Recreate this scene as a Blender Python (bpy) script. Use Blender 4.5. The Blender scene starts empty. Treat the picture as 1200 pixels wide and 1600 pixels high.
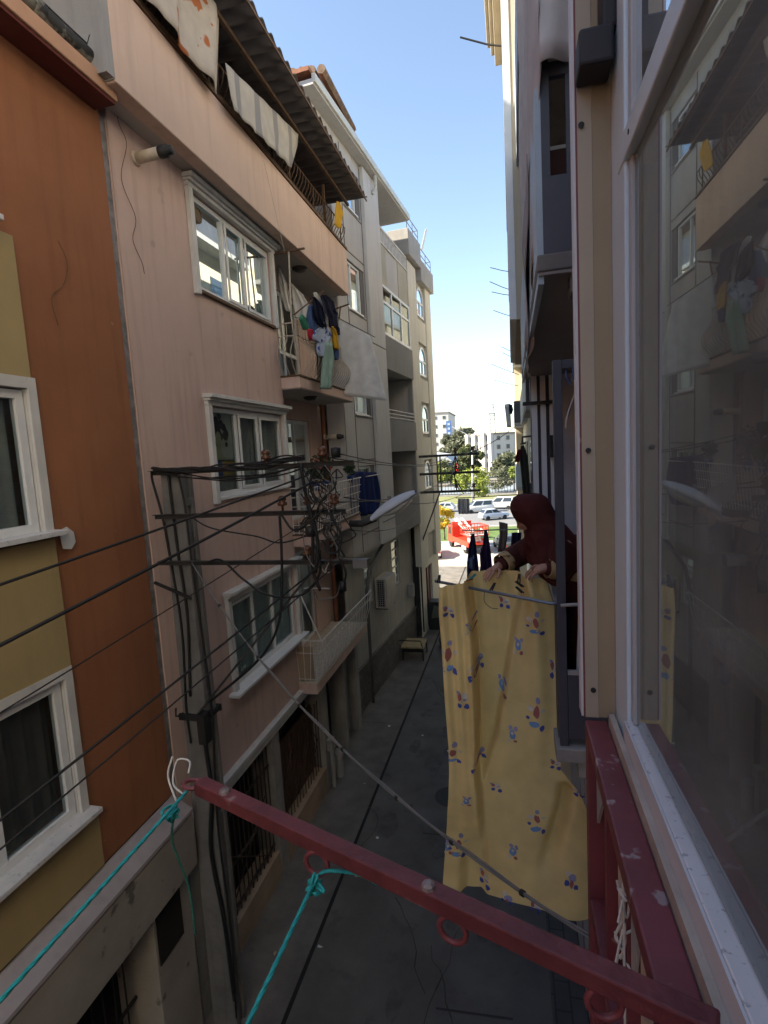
import bpy, bmesh, math, random
import numpy as np
from mathutils import Vector, Matrix
random.seed(7)
S = bpy.context.scene
COL = S.collection
R = math.radians
# ------------------------------------------------------------------ camera
H = 7.4
F = 832.4662
_e1 = np.array([200., -105., F]); _e2 = np.array([420., 7400., F])
EY = _e1 / np.linalg.norm(_e1); ED = _e2 / np.linalg.norm(_e2); EX = -np.cross(EY, ED); EZ = -ED
CAMP = np.array([0, 0, H])
def ray(u, v):
    p = np.array([u - 600., v - 800., F]); return np.array([p @ EX, p @ EY, p @ EZ])
def PX(u, v, x):
    d = ray(u, v); return Vector(CAMP + d * (x / d[0]))
def PY(u, v, y):
    d = ray(u, v); return Vector(CAMP + d * (y / d[1]))
def PZ(u, v, z):
    d = ray(u, v); return Vector(CAMP + d * ((z - H) / d[2]))
cam = bpy.data.cameras.new('camera'); co = bpy.data.objects.new('camera', cam); COL.objects.link(co)
cam.sensor_fit = 'AUTO'; cam.sensor_width = 36; cam.lens = 36 * F / 1600
cam.clip_start = .02; cam.clip_end = 3000
r_ = Vector((EX[0], EY[0], EZ[0])); u_ = -Vector((EX[1], EY[1], EZ[1])); b_ = -Vector((EX[2], EY[2], EZ[2]))
m4 = Matrix((( r_.x, u_.x, b_.x, 0), (r_.y, u_.y, b_.y, 0), (r_.z, u_.z, b_.z, H), (0, 0, 0, 1)))
co.matrix_world = m4
S.camera = co
# ------------------------------------------------------------------ light
w = bpy.data.worlds.new('World'); S.world = w; w.use_nodes = True
nt = w.node_tree; bg = nt.nodes['Background']; sk = nt.nodes.new('ShaderNodeTexSky'); sk.sky_type = 'NISHITA'
SUN_EL = R(36); SUN_DIR = Vector((-.95, -.30, 0)).normalized()
sk.sun_disc = False; sk.sun_elevation = SUN_EL; sk.sun_rotation = math.atan2(SUN_DIR.x, SUN_DIR.y)
sk.air_density = 1.0; sk.dust_density = .35; sk.ozone_density = .9
nt.links.new(sk.outputs[0], bg.inputs[0]); bg.inputs[1].default_value = .10
sl = bpy.data.lights.new('sun', 'SUN'); sl.energy = 5.0; sl.angle = R(.53); sl.color = (1, .93, .82)
so = bpy.data.objects.new('sun', sl); COL.objects.link(so)
toS = Vector((SUN_DIR.x * math.cos(SUN_EL), SUN_DIR.y * math.cos(SUN_EL), math.sin(SUN_EL)))
so.rotation_euler = toS.to_track_quat('Z', 'Y').to_euler(); so.location = (0, 0, 60)
S.view_settings.view_transform = 'Standard'; S.view_settings.look = 'None'; S.view_settings.gamma = 1
S.view_settings.exposure = 1.88
S.view_settings.use_white_balance = True; S.view_settings.white_balance_temperature = 7000
S.cycles.max_bounces = 8; S.cycles.diffuse_bounces = 5; S.cycles.glossy_bounces = 4; S.cycles.transparent_max_bounces = 16
S.cycles.use_denoising = True
# ------------------------------------------------------------------ materials
MATS = {}
def nodes(name):
    m = bpy.data.materials.new(name); m.use_nodes = True
    return m, m.node_tree.nodes, m.node_tree.links, m.node_tree.nodes['Principled BSDF']
def mat(name, col, rough=.6, metal=0., var=.12, scale=3., bump=0., bscale=40., streak=0., spec=.4, spots=None, dirt=None):
    """plain procedural surface: two noises vary the colour, an optional vertical streak noise, an optional bump"""
    if name in MATS: return MATS[name]
    m, N, L, P = nodes(name)
    tc = N.new('ShaderNodeTexCoord'); no = N.new('ShaderNodeTexNoise'); no.inputs['Scale'].default_value = scale
    no.inputs['Detail'].default_value = 6; no.inputs['Roughness'].default_value = .62
    L.new(tc.outputs['Object'], no.inputs['Vector'])
    rp = N.new('ShaderNodeValToRGB'); c = Vector(col[:3])
    rp.color_ramp.elements[0].position = .3; rp.color_ramp.elements[1].position = .72
    rp.color_ramp.elements[0].color = (*[x * (1 - var) for x in c], 1); rp.color_ramp.elements[1].color = (*[min(1, x * (1 + var)) for x in c], 1)
    L.new(no.outputs['Fac'], rp.inputs[0]); out = rp.outputs[0]
    def over(fac_socket, colr, amt):
        nonlocal out
        mx = N.new('ShaderNodeMix'); mx.data_type = 'RGBA'
        mu = N.new('ShaderNodeMath'); mu.operation = 'MULTIPLY'; mu.inputs[1].default_value = amt
        L.new(fac_socket, mu.inputs[0]); L.new(mu.outputs[0], mx.inputs[0]); L.new(out, mx.inputs[6]); mx.inputs[7].default_value = (*colr, 1)
        out = mx.outputs[2]
    if streak:
        mp = N.new('ShaderNodeMapping'); mp.inputs['Scale'].default_value = (5, 5, .35); L.new(tc.outputs['Object'], mp.inputs[0])
        n2 = N.new('ShaderNodeTexNoise'); n2.inputs['Scale'].default_value = 1.6; n2.inputs['Detail'].default_value = 5
        L.new(mp.outputs[0], n2.inputs['Vector'])
        r2 = N.new('ShaderNodeValToRGB'); r2.color_ramp.elements[0].position = .5; r2.color_ramp.elements[1].position = .75
        L.new(n2.outputs['Fac'], r2.inputs[0]); over(r2.outputs[0], [x * .5 for x in c], streak)
    if spots:   # (colour, scale, threshold)
        n3 = N.new('ShaderNodeTexNoise'); n3.inputs['Scale'].default_value = spots[1]; n3.inputs['Detail'].default_value = 4
        L.new(tc.outputs['Object'], n3.inputs['Vector'])
        r3 = N.new('ShaderNodeValToRGB'); r3.color_ramp.elements[0].position = spots[2]; r3.color_ramp.elements[1].position = min(1, spots[2] + .05)
        L.new(n3.outputs['Fac'], r3.inputs[0]); over(r3.outputs[0], spots[0], 1 if len(spots) < 4 else spots[3])
    L.new(out, P.inputs['Base Color'])
    P.inputs['Roughness'].default_value = rough; P.inputs['Metallic'].default_value = metal; P.inputs['Specular IOR Level'].default_value = spec
    if bump:
        n4 = N.new('ShaderNodeTexNoise'); n4.inputs['Scale'].default_value = bscale; n4.inputs['Detail'].default_value = 5
        L.new(tc.outputs['Object'], n4.inputs['Vector'])
        bp = N.new('ShaderNodeBump'); bp.inputs['Strength'].default_value = bump; bp.inputs['Distance'].default_value = .01
        L.new(n4.outputs['Fac'], bp.inputs['Height']); L.new(bp.outputs[0], P.inputs['Normal'])
    MATS[name] = m; return m
def glass(name, tint=(.75, .82, .8), amount=1.0, dust=.05, dustc=(.4, .4, .38)):
    if name in MATS: return MATS[name]
    m, N, L, P = nodes(name); N.remove(P); o = N['Material Output']
    tr = N.new('ShaderNodeBsdfTransparent'); tr.inputs[0].default_value = (*tint, 1)
    gl = N.new('ShaderNodeBsdfGlossy'); gl.inputs['Roughness'].default_value = .01; gl.inputs[0].default_value = (.86, .96, 1, 1)
    fr = N.new('ShaderNodeFresnel'); fr.inputs[0].default_value = 1.52
    mu = N.new('ShaderNodeMath'); mu.operation = 'MULTIPLY'; mu.inputs[1].default_value = amount; mu.use_clamp = True
    L.new(fr.outputs[0], mu.inputs[0]); mx = N.new('ShaderNodeMixShader'); L.new(mu.outputs[0], mx.inputs[0])
    L.new(tr.outputs[0], mx.inputs[1]); L.new(gl.outputs[0], mx.inputs[2])
    df = N.new('ShaderNodeBsdfDiffuse'); df.inputs[0].default_value = (*dustc, 1)
    m2 = N.new('ShaderNodeMixShader'); L.new(mx.outputs[0], m2.inputs[1]); L.new(df.outputs[0], m2.inputs[2])
    tc = N.new('ShaderNodeTexCoord'); no = N.new('ShaderNodeTexNoise'); no.inputs['Scale'].default_value = 7; no.inputs['Detail'].default_value = 7
    L.new(tc.outputs['Object'], no.inputs['Vector']); m3 = N.new('ShaderNodeMath'); m3.operation = 'MULTIPLY'; m3.inputs[1].default_value = dust * 2
    L.new(no.outputs['Fac'], m3.inputs[0]); L.new(m3.outputs[0], m2.inputs[0]); L.new(m2.outputs[0], o.inputs[0])
    MATS[name] = m; return m
def brickmat(name, c1, c2, mortar, scale, bw=.5, rh=.25, ms=.02, plane='yz', rough=.8):
    if name in MATS: return MATS[name]
    m, N, L, P = nodes(name)
    tc = N.new('ShaderNodeTexCoord'); sp = N.new('ShaderNodeSeparateXYZ'); cb = N.new('ShaderNodeCombineXYZ')
    L.new(tc.outputs['Object'], sp.inputs[0])
    for i, a in enumerate(plane): L.new(sp.outputs['XYZ'.index(a.upper())], cb.inputs[i])
    b = N.new('ShaderNodeTexBrick'); b.inputs['Scale'].default_value = scale; b.inputs['Color1'].default_value = (*c1, 1); b.inputs['Color2'].default_value = (*c2, 1)
    b.inputs['Mortar'].default_value = (*mortar, 1); b.inputs['Brick Width'].default_value = bw; b.inputs['Row Height'].default_value = rh; b.inputs['Mortar Size'].default_value = ms
    L.new(cb.outputs[0], b.inputs['Vector']); no = N.new('ShaderNodeTexNoise'); no.inputs['Scale'].default_value = 2.5; no.inputs['Detail'].default_value = 8
    L.new(tc.outputs['Object'], no.inputs['Vector']); mx = N.new('ShaderNodeMix'); mx.data_type = 'RGBA'; mx.blend_type = 'MULTIPLY'; mx.inputs[0].default_value = .7
    r2 = N.new('ShaderNodeValToRGB'); r2.color_ramp.elements[0].position = .3; r2.color_ramp.elements[1].position = .7; r2.color_ramp.elements[0].color = (.45, .45, .45, 1)
    L.new(no.outputs['Fac'], r2.inputs[0]); L.new(b.outputs['Color'], mx.inputs[6]); L.new(r2.outputs[0], mx.inputs[7]); L.new(mx.outputs[2], P.inputs['Base Color'])
    P.inputs['Roughness'].default_value = rough
    MATS[name] = m; return m
def clothmat(name, c, c2=None, stripe=None, axis='y', scale=8, rough=.85, trans=.0):
    """woven cloth, optional stripes along one axis, a little light passing through"""
    if name in MATS: return MATS[name]
    m, N, L, P = nodes(name); tc = N.new('ShaderNodeTexCoord')
    no = N.new('ShaderNodeTexNoise'); no.inputs['Scale'].default_value = 5; no.inputs['Detail'].default_value = 5; L.new(tc.outputs['Object'], no.inputs['Vector'])
    rp = N.new('ShaderNodeValToRGB'); rp.color_ramp.elements[0].position = .3; rp.color_ramp.elements[1].position = .7
    rp.color_ramp.elements[0].color = (*[x * .86 for x in c], 1); rp.color_ramp.elements[1].color = (*[min(1, x * 1.06) for x in c], 1); L.new(no.outputs['Fac'], rp.inputs[0]); out = rp.outputs[0]
    if c2:
        ws = []
        if stripe == 'blot':
            for q_, th in ((scale, .60), (scale * 2.3, .66)):
                nb_ = N.new('ShaderNodeTexNoise'); nb_.inputs['Scale'].default_value = q_; nb_.inputs['Detail'].default_value = 2; L.new(tc.outputs['Object'], nb_.inputs['Vector']); r = N.new('ShaderNodeValToRGB'); r.color_ramp.elements[0].position = th; r.color_ramp.elements[1].position = th + .03; L.new(nb_.outputs['Fac'], r.inputs[0]); ws.append(r.outputs[0])
        for a in (axis if stripe != 'blot' else ''):
            wv = N.new('ShaderNodeTexWave'); wv.bands_direction = a.upper(); wv.inputs['Scale'].default_value = scale; wv.inputs['Distortion'].default_value = .6 if stripe != 'blot' else 6
            L.new(tc.outputs['Object'], wv.inputs['Vector']); r = N.new('ShaderNodeValToRGB'); r.color_ramp.elements[0].position = .8; r.color_ramp.elements[1].position = .86; L.new(wv.outputs['Fac'], r.inputs[0]); ws.append(r.outputs[0])
        for s_ in ws:
            mx = N.new('ShaderNodeMix'); mx.data_type = 'RGBA'; L.new(s_, mx.inputs[0]); L.new(out, mx.inputs[6]); mx.inputs[7].default_value = (*c2, 1); out = mx.outputs[2]
    L.new(out, P.inputs['Base Color']); P.inputs['Roughness'].default_value = rough; P.inputs['Specular IOR Level'].default_value = .15
    wv2 = N.new('ShaderNodeTexNoise'); wv2.inputs['Scale'].default_value = 9; wv2.inputs['Detail'].default_value = 3; L.new(tc.outputs['Object'], wv2.inputs['Vector'])
    bp = N.new('ShaderNodeBump'); bp.inputs['Strength'].default_value = .25; bp.inputs['Distance'].default_value = .03; L.new(wv2.outputs['Fac'], bp.inputs['Height']); L.new(bp.outputs[0], P.inputs['Normal'])
    if trans:
        t = N.new('ShaderNodeBsdfTranslucent'); L.new(out, t.inputs[0]); ms = N.new('ShaderNodeMixShader'); ms.inputs[0].default_value = trans
        L.new(P.outputs[0], ms.inputs[1]); L.new(t.outputs[0], ms.inputs[2]); L.new(ms.outputs[0], N['Material Output'].inputs[0])
    MATS[name] = m; return m
def leafmat(name, c, c2):
    if name in MATS: return MATS[name]
    m, N, L, P = nodes(name); tc = N.new('ShaderNodeTexCoord'); no = N.new('ShaderNodeTexNoise'); no.inputs['Scale'].default_value = 1.2; no.inputs['Detail'].default_value = 8
    L.new(tc.outputs['Object'], no.inputs['Vector']); rp = N.new('ShaderNodeValToRGB'); rp.color_ramp.elements[0].position = .35; rp.color_ramp.elements[1].position = .65
    rp.color_ramp.elements[0].color = (*c, 1); rp.color_ramp.elements[1].color = (*c2, 1); L.new(no.outputs['Fac'], rp.inputs[0]); L.new(rp.outputs[0], P.inputs['Base Color'])
    P.inputs['Roughness'].default_value = .6; t = N.new('ShaderNodeBsdfTranslucent'); L.new(rp.outputs[0], t.inputs[0]); ms = N.new('ShaderNodeMixShader'); ms.inputs[0].default_value = .3
    L.new(P.outputs[0], ms.inputs[1]); L.new(t.outputs[0], ms.inputs[2]); L.new(ms.outputs[0], N['Material Output'].inputs[0]); MATS[name] = m; return m
# ------------------------------------------------------------------ mesh helpers
OFF = {}
SPLIT = {'ochre_panel', 'pillar', 'shop_pillar', 'shop_plinth', 'loggia_blind', 'loggia_parapet', 'spandrel', 'roof_cornice', 'panel_screw', 'weld', 'post', 'lower_rail', 'gusset', 'baluster', 'bay', 'sleeve', 'cuff', 'inner_sleeve', 'eye', 'end_wall', 'toolbox', 'white_stripe', 'end_pilaster', 'string_course', 'bracket', 'roof_post', 'hook'}
class MB:
    def __init__(s, M=None): s.v = []; s.f = []; s.mi = []; s.M = M
    def add(s, vs, fs, mi=0):
        b = len(s.v)
        s.v += [(s.M @ Vector(p)) if s.M is not None else Vector(p) for p in vs]
        for f in fs: s.f.append([b + i for i in f]); s.mi.append(mi)
        return s
    def box(s, x0, x1, y0, y1, z0, z1, mi=0):
        return s.add([(x0, y0, z0), (x1, y0, z0), (x1, y1, z0), (x0, y1, z0), (x0, y0, z1), (x1, y0, z1), (x1, y1, z1), (x0, y1, z1)],
                     [(0, 3, 2, 1), (4, 5, 6, 7), (0, 1, 5, 4), (1, 2, 6, 5), (2, 3, 7, 6), (3, 0, 4, 7)], mi)
    def quad(s, a, b, c, d, mi=0): return s.add([a, b, c, d], [(0, 1, 2, 3)], mi)
    def bar(s, p, q, w, h, mi=0, up=(0, 0, 1), w2=None, h2=None):
        p, q, up = Vector(p), Vector(q), Vector(up); t = (q - p).normalized()
        a = t.cross(up)
        if a.length < 1e-4: a = t.cross(Vector((1, 0, 0)))
        a.normalize(); b = a.cross(t); w2 = w if w2 is None else w2; h2 = h if h2 is None else h2
        vs = [p + a * (sx * w / 2) + b * (sy * h / 2) for sx, sy in ((-1, -1), (1, -1), (1, 1), (-1, 1))] + [q + a * (sx * w2 / 2) + b * (sy * h2 / 2) for sx, sy in ((-1, -1), (1, -1), (1, 1), (-1, 1))]
        return s.add(vs, [(3, 2, 1, 0), (4, 5, 6, 7), (0, 1, 5, 4), (1, 2, 6, 5), (2, 3, 7, 6), (3, 0, 4, 7)], mi)
    def tube(s, pts, r, n=8, mi=0, caps=True, closed=False):
        pts = [Vector(p) for p in pts]; rs = r if isinstance(r, (list, tuple)) else [r] * len(pts); k = len(pts); vs = []
        ref = None
        for i, p in enumerate(pts):
            if closed: t = pts[(i + 1) % k] - pts[i - 1]
            else: t = pts[min(i + 1, k - 1)] - pts[max(i - 1, 0)]
            t.normalize()
            if ref is None: ref = t.orthogonal().normalized()
            a = (ref - t * ref.dot(t))
            a = a.normalized() if a.length > 1e-5 else t.orthogonal().normalized()
            ref = a; b = t.cross(a)
            for j in range(n):
                an = 2 * math.pi * j / n; vs.append(p + (a * math.cos(an) + b * math.sin(an)) * rs[i])
        fs = []
        for i in range(k if closed else k - 1):
            i2 = (i + 1) % k
            for j in range(n): fs.append((i * n + j, i * n + (j + 1) % n, i2 * n + (j + 1) % n, i2 * n + j))
        if caps and not closed: fs += [tuple(range(n))[::-1], tuple((k - 1) * n + j for j in range(n))]
        return s.add(vs, fs, mi)
    def prism(s, poly, vec, mi=0):
        n = len(poly); vec = Vector(vec); vs = [Vector(p) for p in poly] + [Vector(p) + vec for p in poly]
        return s.add(vs, [tuple(range(n))[::-1], tuple(range(n, 2 * n))] + [(i, (i + 1) % n, n + (i + 1) % n, n + i) for i in range(n)], mi)
    def lathe(s, prof, c, n=16, mi=0, axis='z'):
        c = Vector(c); vs = []
        for r, h in prof:
            for j in range(n):
                a = 2 * math.pi * j / n; d = Vector((r * math.cos(a), r * math.sin(a), h))
                if axis == 'x': d = Vector((d.z, d.x, d.y))
                if axis == 'y': d = Vector((d.x, d.z, d.y))
                vs.append(c + d)
        k = len(prof); fs = [(i * n + j, i * n + (j + 1) % n, (i + 1) * n + (j + 1) % n, (i + 1) * n + j) for i in range(k - 1) for j in range(n)]
        fs += [tuple(range(n))[::-1], tuple((k - 1) * n + j for j in range(n))]
        return s.add(vs, fs, mi)
    def grid(s, fn, nu, nv, mi=0):
        vs = [fn(i / nu, j / nv) for j in range(nv + 1) for i in range(nu + 1)]
        return s.add(vs, [(j * (nu + 1) + i, j * (nu + 1) + i + 1, (j + 1) * (nu + 1) + i + 1, (j + 1) * (nu + 1) + i) for j in range(nv) for i in range(nu)], mi)
    def islands(s):
        p = list(range(len(s.v)))
        def f(i):
            while p[i] != i: p[i] = p[p[i]]; i = p[i]
            return i
        for fc in s.f:
            for i in fc[1:]: p[f(i)] = f(fc[0])
        g = {}
        for k, fc in enumerate(s.f): g.setdefault(f(fc[0]), []).append(k)
        return list(g.values())
    def build(s, name, mats, parent=None, **kw):
        """one mesh object; kinds whose pieces are countable become one part per piece"""
        if parent is not None and name in SPLIT:
            o = None
            for ks in s.islands():
                q = MB(); used = sorted({i for k in ks for i in s.f[k]}); ix = {a: b for b, a in enumerate(used)}
                q.v = [s.v[i] for i in used]; q.f = [[ix[i] for i in s.f[k]] for k in ks]; q.mi = [s.mi[k] for k in ks]
                o2 = q.build1(name, mats, parent, **kw); o = o or o2
            return o
        return s.build1(name, mats, parent, **kw)
    def build1(s, name, mats, parent=None, smooth=False, bevel=0, thick=0, loc=None, sub=0, recalc=True):
        off = Vector(loc) if loc is not None else (OFF[parent] if parent is not None else (sum(s.v, Vector()) / max(1, len(s.v))))
        me = bpy.data.meshes.new(name); me.from_pydata([tuple(p - off) for p in s.v], [], s.f)
        for m in (mats if isinstance(mats, (list, tuple)) else [mats]): me.materials.append(m)
        for p, i in zip(me.polygons, s.mi): p.material_index = i; p.use_smooth = smooth
        if recalc:
            bm = bmesh.new(); bm.from_mesh(me); bmesh.ops.recalc_face_normals(bm, faces=bm.faces); bm.to_mesh(me); bm.free()
        o = bpy.data.objects.new(name, me); COL.objects.link(o); OFF[o] = off
        if parent is not None: o.parent = parent
        else: o.location = off
        if thick: md = o.modifiers.new('thickness', 'SOLIDIFY'); md.thickness = thick; md.offset = 0
        if bevel: md = o.modifiers.new('bevel', 'BEVEL'); md.width = bevel; md.segments = 2; md.limit_method = 'ANGLE'; md.angle_limit = R(50)
        if sub: md = o.modifiers.new('subsurf', 'SUBSURF'); md.levels = sub; md.render_levels = sub
        return o
def tag(o, label, cat=None, group=None, kind=None):
    if label: o['label'] = label
    if cat: o['category'] = cat
    if group: o['group'] = group
    if kind: o['kind'] = kind
    return o
def thing(name, label, cat, loc, group=None):
    o = bpy.data.objects.new(name, None); COL.objects.link(o); o.location = loc; o.empty_display_size = .1
    OFF[o] = Vector(loc); return tag(o, label, cat, group)
def copy_tree(o, parent=None):
    c = o.copy(); COL.objects.link(c)
    if parent is not None: c.parent = parent
    OFF[c] = OFF.get(o, Vector())
    for ch in [x for x in bpy.data.objects if x.parent == o]: copy_tree(ch, c)
    return c
def dup(root, loc, label, group=None):
    c = copy_tree(root); c.location = loc; c['label'] = label
    if group: c['group'] = group
    return c
def spline(pts, n=8):
    """Catmull-Rom through the points"""
    P = [Vector(p) for p in pts]; P = [P[0] * 2 - P[1]] + P + [P[-1] * 2 - P[-2]]; out = []
    for i in range(1, len(P) - 2):
        for k in range(n):
            t = k / n; a, b, c, d = P[i - 1], P[i], P[i + 1], P[i + 2]
            out.append(.5 * ((2 * b) + (c - a) * t + (2 * a - 5 * b + 4 * c - d) * t * t + (3 * b - a - 3 * c + d) * t ** 3))
    out.append(P[-2]); return out
def sag(p, q, s=.2, n=24):
    p, q = Vector(p), Vector(q); return [p.lerp(q, i / n) - Vector((0, 0, s * 4 * (i / n) * (1 - i / n))) for i in range(n + 1)]
def wall(mb, s0, s1, z0, z1, holes, n=0., depth=.2, mi=0, mr=0):
    """facade face in local (n, s, z) with real openings and their reveals"""
    ss = sorted({s0, s1, *[h[0] for h in holes], *[h[1] for h in holes]}); zs = sorted({z0, z1, *[h[2] for h in holes], *[h[3] for h in holes]})
    for a, b in zip(ss, ss[1:]):
        for c, d in zip(zs, zs[1:]):
            if any(h[0] - 1e-5 <= a and b <= h[1] + 1e-5 and h[2] - 1e-5 <= c and d <= h[3] + 1e-5 for h in holes): continue
            mb.quad((n, a, c), (n, b, c), (n, b, d), (n, a, d), mi)
    for a, b, c, d in holes:
        for p, q in (((a, c), (b, c)), ((b, c), (b, d)), ((b, d), (a, d)), ((a, d), (a, c))):
            mb.quad((n, *p), (n, *q), (n - depth, *q), (n - depth, *p), mr)
def window(root, M, s0, s1, z0, z1, n=-.08, cols=(.5,), rows=(), fw=.06, fm=None, gm=None, cm=None, sill=None, curtain=True, name='window', sm=None, cn=.22, wavy=.02, fd=.07, mull=None):
    """frame (a part) with panes, curtain and sill as its sub-parts"""
    fb = MB(M); xs = [0, *cols, 1]; zs = [0, *rows, 1]; W, Hh = s1 - s0, z1 - z0; mw = mull or fw * .9
    fb.box(n - fd, n, s0, s0 + fw, z0, z1); fb.box(n - fd, n, s1 - fw, s1, z0, z1)
    fb.box(n - fd, n, s0 + fw, s1 - fw, z0, z0 + fw); fb.box(n - fd, n, s0 + fw, s1 - fw, z1 - fw, z1)
    for c in cols: fb.box(n - fd + .002, n - .004, s0 + W * c - mw / 2, s0 + W * c + mw / 2, z0 + fw, z1 - fw)
    for r in rows: fb.box(n - fd + .004, n - .008, s0 + fw, s1 - fw, z0 + Hh * r - mw / 2, z0 + Hh * r + mw / 2)
    f = fb.build(name, fm, root)
    g = MB(M); k = n - fd * .5
    g.quad((k, s0 + fw * .5, z0 + fw * .5), (k, s1 - fw * .5, z0 + fw * .5), (k, s1 - fw * .5, z1 - fw * .5), (k, s0 + fw * .5, z1 - fw * .5)); g.build('pane', gm, f)
    if curtain:
        c = MB(M); a0, a1 = (s0, s1) if curtain is True else (s0 + W * curtain[0], s0 + W * curtain[1])
        ph = random.random() * 6
        c.grid(lambda u, v: (n - cn + wavy * math.sin(u * (a1 - a0) * 34 + ph) + wavy * .6 * math.sin(u * (a1 - a0) * 61 + 2 * ph), a0 + (a1 - a0) * u, z0 + Hh * v), max(12, int((a1 - a0) * 60)), 2)
        c.build('curtain', cm, f, smooth=True)
    if sill:
        b = MB(M); b.box(n - .02, sill[0], s0 - sill[1], s1 + sill[1], z0 - .05, z0 - .002); b.build('sill', sm or fm, f, bevel=.006)
    return f
def rows_cloth(mb, rows, place, nrm, amp=.03, folds=4, nu=18, sub=4, ph=0., mi=0, grow=True):
    """hanging cloth between left and right edges given row by row, with folds along its normal"""
    rr = []; rows = [r if len(r) > 3 else (*r, r[0]) for r in rows]
    for (a, b) in zip(rows, rows[1:]):
        for k in range(sub): t = k / sub; rr.append([a[i] + (b[i] - a[i]) * t for i in range(len(a))])
    rr.append(list(rows[-1])); nrm = Vector(nrm); vs = []
    n = len(rr)
    for j, r in enumerate(rr):
        L_, R_ = place(r[1], r[0]), place(r[2], r[3] if len(r) > 3 else r[0])
        k = (j / n) if grow else 1
        for i in range(nu + 1):
            u = i / nu
            d = math.sin(u * folds * 6.283 + ph + .5 * math.sin(j * .35)) + .45 * math.sin(u * folds * 11.3 + 1.7 * ph)
            vs.append(L_.lerp(R_, u) + nrm * (amp * d * (.35 + .65 * k)))
    mb.add(vs, [(j * (nu + 1) + i, j * (nu + 1) + i + 1, (j + 1) * (nu + 1) + i + 1, (j + 1) * (nu + 1) + i) for j in range(n - 1) for i in range(nu)], mi)
    return mb
# ------------------------------------------------------------------ common materials
PINK = mat('pink_plaster', (.60, .44, .38), .9, var=.09, scale=.9, bump=.25, bscale=60, streak=.36, spots=((.36, .28, .24), 3.2, .67, .5))
PINKL = mat('pink_plaster_pale', (.60, .45, .37), .9, var=.1, scale=.8, bump=.25, bscale=60, streak=.3)
ORANGE = mat('orange_plaster', (.31, .125, .058), .9, var=.14, scale=.7, bump=.3, bscale=50, streak=.3, spots=((.42, .27, .19), 6.5, .71, .6))
YELLOW = mat('ochre_plaster', (.39, .30, .145), .9, var=.08, scale=1.2, bump=.25, bscale=55, streak=.15)
EAVE = mat('peach_trim', (.52, .30, .19), .8, var=.1)
MAROON = mat('maroon_soffit', (.13, .03, .025), .8, var=.15)
PVC = mat('white_pvc', (.70, .72, .73), .35, var=.05, scale=6)
PVC2 = mat('dull_white_trim', (.60, .60, .58), .6, var=.12, scale=2, streak=.3)
MARBLE = mat('pale_marble', (.62, .62, .62), .45, var=.1, scale=9, spots=((.36, .37, .38), 26, .62, .7))
CONC = mat('concrete', (.30, .29, .27), .95, var=.2, scale=2.2, bump=.5, bscale=25, streak=.3)
CONCD = mat('dark_concrete', (.17, .165, .155), .95, var=.25, scale=2, bump=.5, bscale=25, streak=.3)
FASCIA = mat('grey_cement_fascia', (.33, .305, .27), .95, var=.18, scale=1.3, bump=.4, bscale=30, spots=((.10, .09, .08), 3.4, .63, .8))
SOFFIT = mat('soffit_grey', (.42, .40, .38), .9, var=.12, scale=1.2)
GREYP = mat('grey_paint', (.33, .325, .32), .9, var=.12, scale=1.0, streak=.3, bump=.2)
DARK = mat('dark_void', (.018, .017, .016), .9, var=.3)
IRON = mat('black_iron', (.03, .03, .03), .6, .3, var=.3, scale=8)
RUST = mat('rusty_steel', (.13, .08, .05), .8, .2, var=.4, scale=9, bump=.3)
CREAMIRON = mat('cream_painted_iron', (.50, .44, .36), .6, var=.2, scale=12)
WHITEIRON = mat('white_painted_iron', (.62, .60, .56), .6, var=.15, scale=12)
LILAC = mat('lilac_coping', (.36, .33, .34), .7, var=.12, scale=2, streak=.25)
CORR = mat('dark_corrugated_sheet', (.085, .075, .075), .75, var=.25, scale=3)
WGLASS = glass('window_glass', (.78, .86, .86), .7, .03)
DGLASS = glass('dim_glass', (.45, .52, .55), 1.8, .04)
TULLE = clothmat('teal_tulle', (.50, .62, .62))
TULLEG = clothmat('grey_tulle', (.42, .42, .40))
TULLEW = clothmat('white_tulle', (.58, .58, .55))
DCURT = clothmat('dark_curtain', (.16, .15, .14))
TAN = mat('tan_plinth', (.36, .27, .19), .9, var=.2, scale=2, bump=.3)
BROWN = mat('brown_shutter', (.13, .065, .04), .7, var=.25, scale=4)
MP = Matrix.Translation((-4.2, 0, 0))
PVCs = dict(fm=PVC, gm=WGLASS)

# ------------------------------------------------------------------ ochre and orange house, nearest on the left
ob = thing('apartment_house', 'orange plastered house with ochre window bays, nearest on the left of the alley', 'house', (-4.2, 2, 0))
b = MB(MP); oh = [(2.55, 3.97, 4.06, 5.44), (2.55, 3.97, 6.84, 8.14), (2.3, 3.71, 9.52, 10.85), (-2.2, -.8, 4.06, 5.44), (-2.2, -.8, 6.84, 8.14)]
wall(b, -10, 5.32, 3.36, 11.25, oh, 0, .16, 0, 1)
b.box(-9, -.55, -30, 5.3, 0, 11.3); b.box(-.55, 0, -30, -10, 3.36, 11.3); b.box(-9, -2.6, -2.6, 5.1, 11.31, 17.5); b.box(-.55, -.002, 5.2, 5.318, 3.37, 11.2)  # tall set-back box: unseen storey added to shade the facades across the alley
b.build('wall', [ORANGE, PVC2], ob)
b = MB(MP)
for z0, z1, s1 in ((3.38, 3.985, 4.16), (5.46, 6.775, 4.06), (8.16, 9.45, 4.02), (10.87, 11.24, 4.0)): b.box(.0015, .03, 2.4, s1, z0, z1)
b.build('ochre_panel', YELLOW, ob)
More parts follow.
